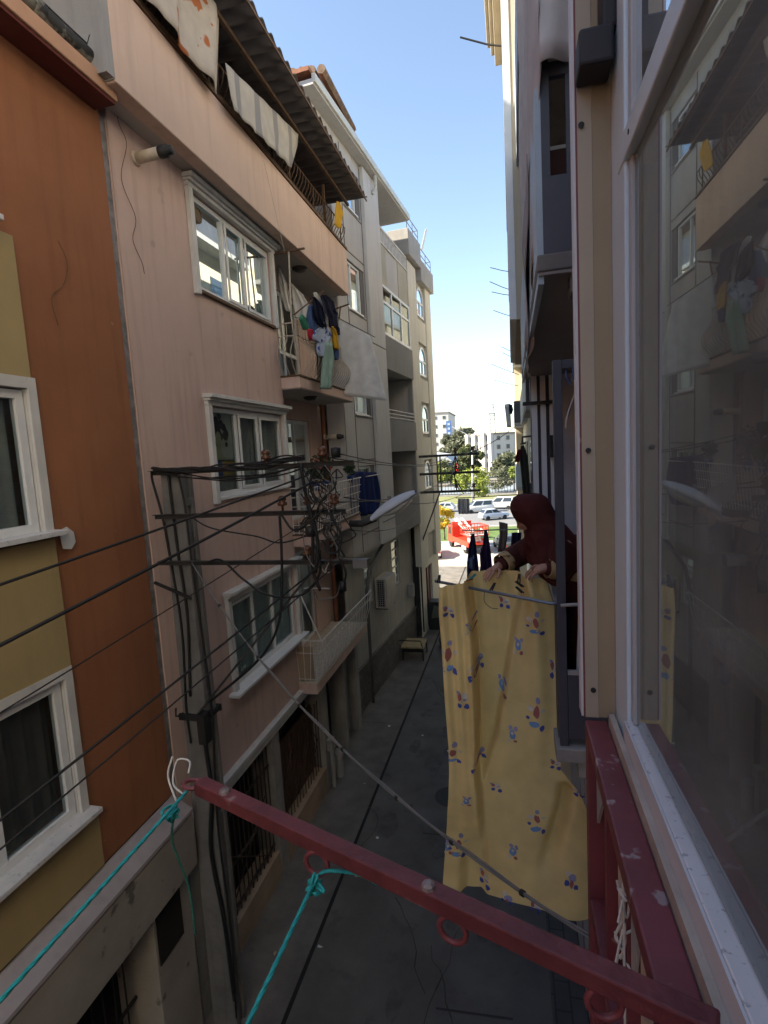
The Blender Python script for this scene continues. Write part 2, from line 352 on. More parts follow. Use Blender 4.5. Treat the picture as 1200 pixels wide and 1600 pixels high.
for i, (a0, a1, c0, c1) in enumerate(oh):
    f = window(ob, MP, a0 + .015, a1 - .015, c0 + .015, c1 - .015, n=-.02, cols=(.46,), fw=.075, cm=[DCURT, TULLEG, TULLEG, DCURT, TULLEG][i], cn=.2, wavy=.025, sill=(.16, .14), sm=MARBLE, **PVCs)
    t = MB(MP)                                               # plaster band round the opening
    t.box(.0, .035, a1 + .002, a1 + .09, c0 + .001, c1 + .1); t.box(0, .035, a0 - .09, a1, c1 + .002, c1 + .1); t.build('surround', PVC2, f)
t = MB(MP); t.prism([(.032, 4.11, 6.84), (.032, 4.2, 6.86), (.032, 4.27, 6.80), (.032, 4.28, 6.70), (.032, 4.22, 6.64), (.032, 4.13, 6.66)], (.012, 0, 0)); t.build('plaster_patch', PVC2, ob)
b = MB(MP); b.box(-.01, .26, -10, 5.26, 11.17, 11.2); b.build('soffit', MAROON, ob)
b = MB(MP); b.box(-.3, .285, -10, 5.275, 11.201, 11.36); b.build('eave', EAVE, ob, bevel=.01)
b = MB(MP); b.prism([(.2, -10, 11.361), (.2, 5.25, 11.361), (-.3, 5.25, 11.52), (-.3, -10, 11.52)], (0, 0, .03)); b.build('roof', CONCD, ob)
b = MB(MP)
for k in range(16):
    y0 = -10 + k * .96; b.tube([(.20, y0, 11.49), (.20, y0 + .93, 11.49)], .075, 12); b.tube([(.20, y0 + .9, 11.49), (.20, y0 + 1.0, 11.49)], .084, 12)
b.build('gutter', mat('stained_gutter', (.34, .32, .26), .7, var=.5, scale=4, spots=((.03, .03, .03), 3, .55)), ob, smooth=True)
b = MB(MP); b.tube([(.20, -10, 11.6), (.20, 5.2, 11.6)], .012, 6); b.tube([(.2, 5.0, 11.58), (.24, 5.0, 11.66), (.3, 5.02, 11.72)], .006, 5); b.build('gutter_cable', IRON, ob)
b = MB(MP); b.prism([(0, -10, 3.345), (.03, -10, 3.345), (.27, -10, 3.2), (.27, -10, 3.16), (0, -10, 3.16)], (0, 15.32, 0)); b.build('coping', LILAC, ob)
b = MB(MP); b.box(-.3, .2, -10, 5.3, 3.12, 3.159); b.build('coping_groove', DARK, ob)
b = MB(MP); b.box(-.3, .25, -10, 5.34, 2.45, 3.12); b.build('fascia', FASCIA, ob, bevel=.01)
b = MB(MP); b.box(-.5, .12, 4.62, 5.3, 0, 2.449); b.box(-.5, .12, .6, 1.1, 0, 2.449); b.build('pillar', FASCIA, ob, bevel=.01)
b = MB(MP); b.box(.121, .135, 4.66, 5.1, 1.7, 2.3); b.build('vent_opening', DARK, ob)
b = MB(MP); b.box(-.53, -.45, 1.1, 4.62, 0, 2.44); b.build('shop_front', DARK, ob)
b = MB(MP)
for k in range(22): b.tube([(-.2, 1.2 + k * .155, .05), (-.2, 1.2 + k * .155, 2.4)], .011, 5)
for z in (.5, 1.3, 2.1): b.box(-.215, -.185, 1.1, 4.6, z, z + .03)
b.build('shutter_bars', IRON, ob)
tag(MB(MP).tube(spline([(.006, 4.55, 9.6), (.012, 4.62, 9.42), (.012, 4.55, 9.2), (.012, 4.38, 9.02), (.012, 4.42, 8.78)]), .003, 5).build('hanging_wire', RUST), 'thin dark wire end dangling on the orange wall', 'wire')

# ------------------------------------------------------------------ pink house
pb = thing('apartment_house', 'pink plastered house with stacked balconies and a corrugated terrace roof, mid left', 'house', (-4.2, 9, 0))
ph = [(6.95, 9.42, 9.8, 11.12), (6.95, 9.42, 6.87, 8.2), (7.0, 9.42, 3.93, 5.32)]
b = MB(MP); wall(b, 5.44, 9.6, 2.86, 11.35, ph, 0, .2)
b.quad((0, 9.6, 2.86), (-.62, 9.6, 2.86), (-.62, 9.6, 11.35), (0, 9.6, 11.35))
doors = [(9.75, 12.15, 9.0, 11.0), (9.9, 12.4, 5.98, 8.25), (9.75, 12.0, 3.05, 5.25)]
wall(b, 9.6, 13.2, 2.6, 11.35, doors, -.6, .12)
b.box(-9, -1.05, 5.44, 13.2, 0, 15.2); b.box(-9, -3.4, 5.5, 13.1, 15.21, 18); b.box(-1.05, -.01, 5.44, 5.52, 2.9, 11.3); b.box(-1.05, -.61, 13.05, 13.199, 2.7, 11.3)  # highest box: unseen attic added to keep sun off the right-hand buildings
b.build('wall', PINK, pb)
b = MB(MP); b.box(-.3, -.03, 5.325, 5.438, 0, 11.2); b.build('joint', mat('joint_mortar', (.25, .24, .24), .95, var=.4, scale=8, bump=.8, bscale=20), pb)
def trim(root, a0, a1, c0, c1, left=True):
    t = MB(MP)
    if left: t.box(.0, .07, a0 - .1, a0 - .002, c0 - .08, c1 + .002)
    t.box(.0, .07, a1 + .002, a1 + .09, c0 - .02, c1 + .002)
    for (n, z0, z1) in ((.07, c1 + .003, c1 + .06), (.11, c1 + .06, c1 + .10), (.16, c1 + .10, c1 + .155)): t.box(0, n, a0 - .08 - n * .4, a1 + .1 + n * .6, z0, z1)
    t.build('cornice', PVC2, root, bevel=.006)
cur = [TULLE, TULLEG, TULLE]
for i, (a0, a1, c0, c1) in enumerate(ph):
    f = window(pb, MP, a0 + .01, a1 - .01, c0 + .01, c1 - .01, n=-.03, cols=(.33, .63) if i else (.36, .62), fw=.07, cm=cur[i], cn=.13, wavy=.02, sill=(.05, .0) if i < 2 else (.17, .22), sm=RUST if i == 0 else PVC, **PVCs)
    if i: 
        d = MB(MP); d.grid(lambda u, v: (-.235 + .02 * math.sin(u * 40), a0 + (a1 - a0) * (.34 + .27 * u), c0 + (c1 - c0) * v), 24, 2); d.build('dark_gap', DCURT, f)
    trim(f, a0, a1, c0, c1)
    m = MB(MP); W = a1 - a0; sf = .045
    spans = ((0, .33), (.33, .63), (.63, 1)) if i else ((.36, .62), (.62, 1))
    for (p, q) in spans[:1] if i == 2 else spans[1:] if i == 1 else spans:
        s0, s1 = a0 + W * p + .05, a0 + W * q - .05
        for bx in ((s0, s0 + sf, c0 + .08, c1 - .08), (s1 - sf, s1, c0 + .08, c1 - .08), (s0 + sf, s1 - sf, c0 + .08, c0 + .08 + sf), (s0 + sf, s1 - sf, c1 - .08 - sf, c1 - .08)): m.box(-.028, -.012, *bx)
    m.build('sash', PVC, f)
    if i == 0:
        v_ = MB(MP); v_.lathe([(.0, -.02), (.115, -.02), (.115, 0), (.09, .012), (.085, 0), (0, -.004)], (-.02, 7.16, 10.87), 20, axis='x'); v_.build('fan_vent', mat('brown_vent', (.16, .12, .08), .7), f)
    if i == 1:                                               # printed blind: a plain head of dark curls over a colour strip
        q = MB(MP); s0 = 7.02
        q.quad((-.10, s0, 7.42), (-.10, s0 + .7, 7.42), (-.10, s0 + .7, 8.12), (-.10, s0, 8.12), 0)
        q.quad((-.097, s0 + .12, 7.18), (-.097, s0 + .68, 7.18), (-.097, s0 + .68, 7.40), (-.097, s0 + .12, 7.40), 3)
        q.quad((-.096, s0 + .12, 7.18), (-.096, s0 + .34, 7.18), (-.096, s0 + .34, 7.40), (-.096, s0 + .12, 7.40), 4)
        random.seed(3)
        def disc(cy, cz, r, mi, n=-.096): q.add([(n, cy + r * math.cos(a * .6283), cz + r * math.sin(a * .6283)) for a in range(10)], [tuple(range(10))], mi)
        for k in range(26): disc(s0 + .30 + random.gauss(0, .11), 7.86 + random.gauss(0, .085), random.uniform(.035, .08), 1, -.096 + k * 1e-4)
        q.add([(-.091, s0 + .28 + .085 * math.cos(a * .5236), 7.72 + .13 * math.sin(a * .5236)) for a in range(12)], [tuple(range(12))], 2)
        q.add([(-.091, s0 + .24, 7.62), (-.091, s0 + .33, 7.62), (-.091, s0 + .36, 7.5), (-.091, s0 + .5, 7.42), (-.091, s0 + .1, 7.42), (-.091, s0 + .22, 7.5)], [tuple(range(6))], 2)
        q.build('printed_blind', [mat('blind_white', (.55, .55, .5), .8), mat('blind_black', (.03, .025, .02), .8), mat('blind_skin', (.52, .5, .3), .8), mat('blind_ochre', (.42, .27, .06), .8), mat('blind_blue', (.05, .09, .25), .8)], f, recalc=False)
# terrace slab and parapet
b = MB(MP); b.box(-1.0, .39, 5.1, 13.13, 11.3, 11.42); b.build('soffit', SOFFIT, pb)
b = MB(MP); b.box(.2, .4, 5.12, 13.15, 11.285, 12.35); b.build('parapet', PINKL, pb, bevel=.012)
b = MB(MP); b.box(.19, .425, 5.13, 13.16, 12.352, 12.40); b.build('parapet_coping', RUST, pb)
b = MB(MP); b.box(-3, .398, 5.0, 5.118, 11.31, 14.4); b.build('side_wall', GREYP, pb)
b = MB(MP)
for k in range(56):
    y = 5.3 + k * .14
    b.tube([(.31, y, 12.4), (.34, y, 12.55), (.42, y, 12.68), (.44, y, 12.8), (.36, y, 12.92), (.31, y, 12.97)], .009, 5)
b.tube([(.31, 5.2, 12.98), (.31, 13.1, 12.98)], .016, 6); b.tube([(.31, 5.2, 12.5), (.31, 13.1, 12.5)], .01, 6)
for y in (5.25, 7.2, 9.2, 11.2, 13.05): b.tube([(.31, y, 12.4), (.31, y, 13.0)], .016, 6)
b.build('terrace_railing', RUST, pb)
b = MB(MP)
def corr(u, v):
    y = 3.5 + u * 9.65; return (1.0 - 2.6 * v, y, 13.45 + .35 * v * 0 + .04 * math.sin(y * 2 * math.pi / .29))
b.grid(corr, 33 * 8, 3); o = b.build('terrace_roof', CORR, pb, smooth=True, thick=.012)
b = MB(MP)
for n in (.5, -.35): b.box(n, n + .05, 3.5, 13.1, 13.33, 13.39)
b.box(.98, 1.0, 3.5, 13.1, 13.36, 13.4)
for y in (7.4, 9.9, 11.9): b.box(.28, .33, y, y + .05, 12.4, 13.34)
b.build('roof_frame', RUST, pb)
b = MB(MP); b.box(-1.7, -1.6, 5.2, 13.1, 11.42, 13.4); b.build('terrace_wall', mat('terrace_wall', (.16, .12, .11), .9), pb)
# balconies
LIGHT = mat('lamp_bowl', (.05, .045, .04), .4)
for i, fz in enumerate((8.93, 5.9, 3.02)):
    s0, s1 = (9.56, 13.0) if i < 2 else (9.3, 12.95); d = .38
    b = MB(MP); b.box(-.6, d, s0, s1, fz - .24, fz - .03); sb = b.build('balcony_slab', PINK, pb, bevel=.01)
    b = MB(MP); b.box(-.6, d + .025, s0 - .02, s1 + .02, fz - .028, fz); b.build('slab_edge', CREAMIRON if i == 2 else RUST, sb)
    b = MB(MP); b.box(-.58, d - .02, s0 + .02, s1 - .02, fz - .255, fz - .242); b.build('soffit', SOFFIT, sb)
    if i < 2:
        b = MB(MP); b.lathe([(0, -.08), (.07, -.085), (.13, -.06), (.16, -.02), (.15, 0), (0, 0)], (.02, 11.0, fz - .256), 18); b.build('ceiling_lamp', LIGHT, pb, smooth=True)
b = MB(MP); b.lathe([(0, -.08), (.07, -.085), (.13, -.06), (.16, -.02), (.15, 0), (0, 0)], (.02, 10.9, 11.299), 18); b.build('ceiling_lamp', LIGHT, pb, smooth=True)
def belly(mb, base, out, zf, h=.95, k=.2):
    pts = []
    for t in range(13):
        u = t / 12; o = k * math.sin(min(1, u / .72) * math.pi) ** 1.3 if u < .72 else 0
        pts.append(Vector(base) + Vector(out) * (o + .01) + Vector((0, 0, u * h)))
    mb.tube(pts, .0085, 5)
b = MB(MP); zf = 8.93; s0 = 9.58
for k in range(24): belly(b, (.37, s0 + .14 + k * .14, zf), (1, 0, 0), zf)
for k in range(3): belly(b, (.05 + k * .13, s0, zf), (0, -1, 0), zf)
for z in (zf + .95, zf + .72): b.tube([(0, s0, z), (.37, s0, z), (.37, 12.97, z)], .013, 6)
b.tube([(.37, s0, zf), (.37, s0, zf + 1.0)], .016, 6); b.build('balcony_railing', CREAMIRON, pb)
b = MB(MP); zf = 5.9
for k in range(26): b.tube([(.37, 9.58 + k * .13, zf), (.47, 9.58 + k * .13, zf + .9)], .008, 5)
for k in range(4): b.tube([(.02 + k * .11, 9.58, zf), (.02 + k * .14, 9.55, zf + .9)], .008, 5)
for t in (0.03, .2, .4, .6, .8, 1): b.tube([(0, 9.58, zf + .9 * t), (.37 + .1 * t, 9.58, zf + .9 * t), (.37 + .1 * t, 12.95, zf + .9 * t)], .009 if t < 1 else .015, 5)
b.build('balcony_railing', WHITEIRON, pb)
b = MB(MP); zf = 3.02
for k in range(30): b.tube([(.38, 9.33 + k * .122, zf), (.42 + .1 * (k % 2), 9.33 + k * .122 + .02, zf + .45), (.56, 9.33 + k * .122, zf + .86)], .008, 5)
for k in range(4): b.tube([(.02 + k * .11, 9.33, zf), (.02 + k * .16, 9.24, zf + .86)], .008, 5)
for z, n in ((.86, .56), (.6, .48), (.05, .39)): b.tube([(0, 9.33 - .1 * z, zf + z), (n, 9.33 - .1 * z, zf + z), (n, 12.95, zf + z)], .015 if z > .8 else .009, 6)
b.tube([(.56, 9.25, zf + .86), (.2, 9.25, zf + 1.75)], .013, 6); b.tube([(0, 9.9, zf + 1.72), (.56, 9.9, zf + 1.72)], .013, 6)
b.build('balcony_railing', WHITEIRON, pb)
b = MB(MP); b.box(.0, .3, 9.36, 9.40, 3.03, 3.7); b.build('balcony_screen', TAN, pb)
for i, (a0, a1, c0, c1) in enumerate(doors):
    f = window(pb, MP, a0 + .01, a1 - .01, c0 + .01, c1 - .01, n=-.64, cols=(.3, .66), rows=() if i else (.35,), fw=.08, cm=[TULLEG, TULLEW, TULLEG][i], cn=.16, name='balcony_door', curtain=[(.35, .8), (.3, .6), (0, .5)][i], **PVCs)
b = MB(MP); b.tube([(-.45, 13.0, 3.0), (-.45, 13.0, 8.6), (-.5, 12.9, 8.75), (-.6, 12.9, 8.75)], .055, 10); b.build('downpipe', mat('terracotta_pipe', (.30, .12, .07), .7, var=.25), pb, smooth=True)
# ground floor
b = MB(MP); b.box(-.3, .10, 5.5, 9.9, 2.78, 2.855); b.box(-.3, .05, 5.5, 13.0, 2.62, 2.78); b.build('shop_cornice', PVC2, pb, bevel=.006)
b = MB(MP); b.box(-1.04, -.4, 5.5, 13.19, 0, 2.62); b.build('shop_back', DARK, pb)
b = MB(MP)
for a, c in ((5.45, 5.75), (7.95, 8.25), (10.4, 10.7), (11.9, 12.05), (12.95, 13.19)): b.box(-.4, .02, a, c, 0, 2.619)
b.build('shop_pillar', CONC, pb, bevel=.012)
b = MB(MP); b.box(-.35, .01, 5.75, 7.95, 0, .5); b.box(-.35, .01, 8.25, 10.4, 0, .55); b.build('shop_plinth', TAN, pb, bevel=.01)
b = MB(MP); b.box(-.3, -.25, 8.27, 10.38, .55, 2.0); b.build('shop_shutter', BROWN, pb)
b = MB(MP); b.box(-.3, -.22, 12.07, 12.93, .1, 2.3); b.build('street_door', mat('grey_door', (.22, .21, .2), .6), pb)
b = MB(MP)
for k in range(17): b.tube([(-.08, 5.8 + k * .132, .5), (-.08, 5.8 + k * .132, 2.6)], .012, 5)
for z in (.62, 1.3, 2.1): b.box(-.095, -.065, 5.76, 7.94, z, z + .03)
b.tube([(-.06, 6.3, .6), (-.06, 7.7, 1.7)], .01, 5); b.tube([(-.06, 6.3, 1.7), (-.06, 7.7, .6)], .01, 5)
for k in range(15): b.tube([(-.1, 8.3 + k * .147, .55), (-.1, 8.3 + k * .147, 2.1)], .01, 5)
for c in (8.9, 9.8):
    for d in (.25, .42): b.tube([(-.08, c + d * math.cos(a), 1.3 + d * 1.2 * math.sin(a)) for a in (0, 1.5708, 3.1416, 4.7124, 6.2832)], .01, 5)
b.build('security_grille', mat('grille_iron', (.07, .05, .04), .7, .2, var=.4), pb)
b = MB(MP); b.tube([(.11, 10.55, .0), (.11, 10.55, .9)], .05, 8); b.box(.03, .16, 10.45, 10.65, .9, 1.15); b.build('meter_pipe', CONC, pb)
# flue pipe
def flue(loc, label, M=None):
    f = thing('flue_pipe', label, 'pipe', loc, 'flue pipes on the pink house'); x, y, z = loc
    b = MB(); b.tube([(x, y, z), (x + .34, y - .02, z)], .062, 14); b.lathe([(.085, 0), (.075, .02), (.066, .03)], (x, y, z), 14, axis='x'); b.build('pipe', CREAMIRON, f, smooth=True)
    b = MB(); b.lathe([(.066, 0), (.07, .02), (.07, .1), (.05, .1), (.05, .16), (.03, .17)], (x + .34, y - .02, z), 14, axis='x'); b.build('cowl', IRON, f, smooth=True)
    return f
_p = PX(212, 248, -4.2); flue((-4.2, _p.y, _p.z), 'cream flue pipe with a black cowl beside the top pink window')
_p = PX(503, 672, -4.2); fl = flue((-4.6, 12.9, 7.85), 'cream flue pipe with a black cowl below the laundry balcony')
def onwall(pts, n=.012, x=-4.2): return [PX(u, v, x) + Vector((n, 0, 0)) for u, v in pts]
tag(MB().tube(spline([Vector((-3.98, 5.3, 11.5)), *onwall([(180, 150), (183, 190), (196, 225), (188, 280), (210, 340), (206, 375), (220, 410), (224, 428)], .015)], 8), .0035, 5).build('hanging_wire', RUST), 'thin loose wire curling down the pink wall from the gutter', 'wire')
tag(MB().tube([PX(412, 250, -3.76), PX(430, 330, -3.76), PX(445, 395, -3.76)], .004, 5).build('hanging_line', CREAMIRON), 'thin pale line hanging down the face of the pink terrace parapet', 'line')
# ------------------------------------------------------------------ cloths of the pink terrace and balconies
FLORAL = clothmat('floral_curtain', (.56, .51, .45), (.46, .16, .07), 'blot', 'y', 2.4, trans=.15)
PLAID = clothmat('plaid_sheet', (.52, .50, .46), (.30, .30, .31), None, 'y', .5, trans=.15)
SHEET = clothmat('white_sheet', (.78, .78, .77), trans=.12); NAVY = clothmat('navy_cloth', (.012, .014, .035)); DENIM = clothmat('blue_cloth', (.05, .09, .20))
MINT = clothmat('mint_towel', (.24, .36, .31)); REDC = clothmat('red_cloth', (.38, .03, .05)); YELC = clothmat('mustard_cloth', (.50, .30, .03)); GREENC = clothmat('green_cloth', (.05, .22, .14))
PRINT = clothmat('blue_print', (.35, .42, .55), (.05, .07, .25), 'blot', 'y', 7); COBALT = clothmat('cobalt_cloth', (.014, .028, .115)); STRIPE = clothmat('grey_striped', (.42, .42, .41), (.2, .2, .2), None, 'x', 3)
def cloth(name, label, cat, m, rows, place, nrm, amp=.03, folds=3, group=None, thick=.006, nu=18, ph=0., grow=True, sub=4):
    o = rows_cloth(MB(), rows, place, nrm, amp, folds, nu, sub, ph, grow=grow).build(name, m, smooth=True, thick=thick)
    return tag(o, label, cat, group)
G1 = 'washing on the pink house balconies'
pt = lambda x: (lambda u, v: PX(u, v, x))
py_ = lambda y: (lambda u, v: PY(u, v, y))
o = MB(); o.grid(lambda u, v: Vector((-3.66 + .05 * math.sin(u * 16) + .02 * math.sin(u * 37), 4.9 + 2.35 * u + .25 * (v - 1) * u, 12.35 + .98 * v + (.5 * (1 - u) * (1 - v) - .25 * (1 - v)) * .4)), 40, 10)
tag(o.build('floral_curtain', FLORAL, smooth=True, thick=.006), 'cream curtain with orange flowers hung over the terrace railing', 'curtain', G1)
cloth('plaid_sheet', 'pale checked sheet drawn along the terrace railing under the dark roof', 'sheet', PLAID, [(98, 352, 466, 210), (150, 360, 464, 228), (172, 366, 455, 262)], pt(-3.62), (1, 0, 0), .02, 5, G1)
cloth('hung_cloth', 'mustard cloth folded over the far end of the terrace railing', 'cloth', YELC, [(314, 526, 531, 316), (330, 523, 537, 333), (352, 522, 532, 358)], pt(-3.62), (1, 0, 0), .02, 1.5, G1)
# drying post and laundry of the upper balcony
t = thing('drying_post', 'rusty T-shaped washing post on the upper pink balcony corner', 'washing post', (-3.83, 9.6, 8.95), 'washing posts')
a_, c_ = PY(455, 495, 9.6), PY(451, 392, 9.6)
MB().tube([Vector((-3.83, 9.6, 8.95)), a_, c_], .016, 8).build('post', CREAMIRON, t)
MB().bar(PY(424, 398, 9.6), PY(476, 388, 9.6), .03, .03).build('arm', RUST, t)
t = thing('line_bracket', 'thin wooden arms reaching out of the upper pink balcony to carry the lines', 'line bracket', (-3.83, 11.5, 9.9))
b = MB(); b.tube([PY(459, 492, 10.2), PY(505, 455, 11.0)], .014, 6); b.tube([PY(515, 486, 12.2), PY(546, 475, 12.2)], .018, 6); b.tube([PY(532, 478, 12.2), PY(530, 498, 12.25)], .018, 6); b.tube([PY(460, 496, 10.2), PY(530, 500, 12.25)], .006, 5); b.build('arm', RUST, t)
MB().tube([PY(525, 495, 12.28), PY(586, 527, 12.3)], .008, 6).build('line', IRON, t)
cloth('bed_sheet', 'big white bed sheet stretched out beyond the upper pink balcony', 'sheet', SHEET, [(497, 529, 578, 524), (520, 529, 584, 545), (550, 526, 592, 575), (585, 522, 599, 605), (616, 517, 604, 626)], py_(12.3), (0, -1, 0), .012, 2, G1, nu=24)
cloth('bed_sheet', 'white sheet hanging in folds right behind the washing post', 'sheet', SHEET, [(415, 435, 437, 416), (440, 436, 449, 445), (465, 440, 453, 470), (486, 447, 456, 487)], py_(10.6), (0, -1, 0), .03, 2, G1)
cloth('bed_sheet', 'white sheet with a slanting top edge behind the navy clothes', 'sheet', SHEET, [(442, 455, 457, 444), (462, 456, 473, 460), (478, 458, 484, 478), (500, 462, 480, 502)], py_(10.9), (0, -1, 0), .02, 2, G1)
GL = [('trousers', 'navy trousers hanging on the left of the balcony line', 'trousers', NAVY, [(464, 488, 491), (470, 489, 497), (480, 489, 503), (494, 491, 506), (506, 496, 508), (514, 503, 509)], -3.60),
      ('sweatshirt', 'navy sweatshirt hanging on the right of the balcony line', 'sweatshirt', NAVY, [(461, 501, 508), (465, 500, 514), (472, 502, 521), (484, 505, 522), (490, 506, 526), (497, 512, 525), (510, 513, 527), (514, 518, 528), (524, 522, 528)], -3.58),
      ('shirt', 'blue shirt beside the green cloth on the balcony line', 'shirt', DENIM, [(477, 482, 488), (495, 479, 494), (515, 480, 497), (530, 484, 498)], -3.64),
      ('t_shirt', 'white shirt hanging between the two navy garments', 'shirt', SHEET, [(457, 490, 494), (468, 493, 503), (485, 498, 506), (508, 500, 510)], -3.66),
      ('washcloth', 'small green cloth on the balcony railing', 'cloth', GREENC, [(492, 470, 473), (498, 468, 479), (506, 471, 482), (515, 475, 481)], -3.66),
      ('washcloth', 'small red cloth below the blue shirt', 'cloth', REDC, [(514, 480, 487), (524, 481, 491), (532, 484, 492)], -3.60),
      ('blouse', 'pale blue patterned blouse hanging above the mint towel', 'blouse', PRINT, [(512, 500, 511), (516, 492, 515), (525, 488, 518), (531, 489, 514), (536, 495, 512), (550, 494, 512), (557, 497, 509)], -3.58),
      ('washcloth', 'mustard yellow cloth next to the big white sheet', 'cloth', YELC, [(510, 517, 523), (525, 519, 528), (543, 520, 529), (546, 524, 528)], -3.56),
      ('sock', 'dark blue leggings hanging under the mustard cloth', 'leggings', DENIM, [(530, 519, 528), (550, 521, 530), (562, 523, 528)], -3.60),
      ('towel', 'mint green towel hanging lowest from the upper balcony', 'towel', MINT, [(535, 507, 520), (560, 506, 524), (585, 504, 521), (608, 502, 518)], -3.55)]
for i, (n, l, c, m, rw, x) in enumerate(GL): cloth(n, l, c, m, rw, pt(x), (1, -.3, 0), .04, 2.2, G1, ph=i * 1.1)
# potted plants of the middle balcony
LEAFD = leafmat('balcony_leaf', (.012, .03, .012), (.05, .09, .03)); POT = mat('blue_pot', (.015, .05, .24), .35); FLOW = mat('red_flower', (.4, .03, .05), .6)
def leaves(mb, c, rad, n, size, mi=0, flat=1.):
    for k in range(n):
        d = Vector((random.gauss(0, 1), random.gauss(0, 1), random.gauss(0, 1))).normalized() * (random.random() ** .5)
        p = Vector(c) + Vector((d.x * rad[0], d.y * rad[1], d.z * rad[2])); a = Vector((random.gauss(0, 1), random.gauss(0, 1), random.gauss(0, flat))).normalized(); q = a.orthogonal().normalized()
        s_ = size * random.uniform(.6, 1.3); mb.add([p - a * s_, p + q * s_ * .5, p + a * s_, p - q * s_ * .5], [(0, 1, 2, 3)], mi)
def potplant(p, lab, r, hh, fl):
    t = thing('potted_plant', lab, 'plant', p, 'potted plants on the middle pink balcony')
    MB().lathe([(0, 0), (.055, 0), (.078, .13), (.084, .14), (.084, .16), (.07, .16), (0, .15)], p, 14).build('pot', POT, t, smooth=True)
    b = MB(); leaves(b, (p[0], p[1], p[2] + .16 + hh * .5), (r, r, hh * .55), 190, .045)
    if fl: leaves(b, (p[0] + r * .4, p[1] - .05, p[2] + .2 + hh * .6), (r * .6, r * .6, hh * .4), 26, .03, 1)
    for k in range(5): b.tube([(p[0], p[1], p[2] + .12), (p[0] + random.gauss(0, r * .4), p[1] + random.gauss(0, r * .4), p[2] + .2 + hh * .7)], .005, 4)
    b.build('foliage', [LEAFD, FLOW], t, recalc=False)
potplant((-3.78, 9.9, 6.72), 'flowering plant in a blue pot, nearest on the middle pink balcony railing', .18, .5, True)
potplant((-3.78, 10.45, 6.72), 'tall plant in a blue pot, second on the middle pink balcony railing', .2, .62, True)
potplant((-3.78, 12.2, 6.72), 'small leafy plant at the far end of the middle pink balcony', .15, .4, False)

# ------------------------------------------------------------------ grey apartment block, its front turned a little to the street
T = .085; LL = math.hypot(1, T)
MG = Matrix(((1 / LL, T / LL, 0, -4.2), (-T / LL, 1 / LL, 0, 12.5), (0, 0, 1, 0), (0, 0, 0, 1)))
def GS(u, v, n=0.):
    d = ray(u, v); nx, ny = 1 / LL, -T / LL; k = (n + (-4.2 * nx + 12.5 * ny) - 0) / (d[0] * nx + d[1] * ny); p = CAMP + d * k
    return (p[0] + 4.2) * T / LL + (p[1] - 12.5) / LL, p[2]
GREY = mat('grey_render', (.48, .475, .465), .9, var=.09, scale=.7, bump=.2, bscale=50, streak=.25)
GREYL = mat('light_grey_render', (.56, .555, .54), .9, var=.08, scale=.7, bump=.2, bscale=50, streak=.3)
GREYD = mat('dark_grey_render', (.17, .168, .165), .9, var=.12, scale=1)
CREAMW = mat('cream_render', (.66, .63, .54), .9, var=.08, scale=.8, streak=.3)
BLIND = mat('ochre_blind', (.42, .40, .33), .8, var=.12, scale=1.5)
GUT = mat('pale_gutter', (.55, .55, .50), .5, var=.1)
BRICK = brickmat('wainscot_brick', (.20, .19, .175), (.15, .14, .13), (.09, .085, .08), 2.2, .5, .22, .02)
REDB = brickmat('red_brick', (.36, .13, .08), (.30, .10, .06), (.30, .22, .18), 4, .6, .5, .03)
gb = thing('apartment_block', 'grey five storey apartment block with pilasters and loggias, far left of the alley', 'apartment block', (-4, 16, 0))
wins = [(1.5, 2.86, 13.88, 15.0), (1.5, 2.86, 11.23, 12.5), (1.5, 2.86, 8.46, 9.75), (1.5, 2.86, 5.85, 7.05)]
b = MB(MG)
wall(b, .74, 2.9, 4.68, 15.4, wins, 0, .2); wall(b, -.7, .74, 13.6, 15.4, [], 0)
b.box(-.5, -.02, .74, .8, 4.7, 15.3)
wall(b, 4.2, 7.5, 2.6, 15.4, [], -1.1)
for a, c in ((4.19, 4.2), (7.5, 7.51)): b.box(-1.1, 0, a, c, 4.7, 15.3)
b.box(-9, -1.35, .74, 11.0, 0, 15.3); b.box(-1.34, -.5, 10.9, 10.998, 0, 14.2)
b.build('wall', GREY, gb)
b = MB(MG); b.box(-.1, .12, 2.9, 4.2, 4.64, 15.36); b.build('pilaster', GREYL, gb, bevel=.02)
b = MB(MG)
for s0 in (1.44, 2.87): b.box(0, .012, s0, s0 + .03, 4.7, 15.3)
for z in (5.15, 5.8, 7.2, 8.38, 9.9, 11.16, 12.7, 13.8): b.box(0, .012, 1.47, 2.87, z, z + .03)
b.box(.12, .132, 2.92, 4.2, 10.55, 10.57); b.box(.12, .132, 2.92, 4.2, 5.3, 5.32); b.build('panel_joint', GREYD, gb)
for i, (a0, a1, c0, c1) in enumerate(wins):
    f = window(gb, MG, a0 + .02, a1 - .3, c0 + .02, c1 - .02, n=-.05, cols=(.35,), fw=.06, cm=[TULLEG, TULLEW, TULLE, TULLE][i], cn=.16, sill=(.04, .0), **PVCs)
    q = MB(MG); q.box(-.18, -.03, a1 - .28, a1 - .001, c0 + .001, c1 - .001); q.build('jamb', GREYD, f)
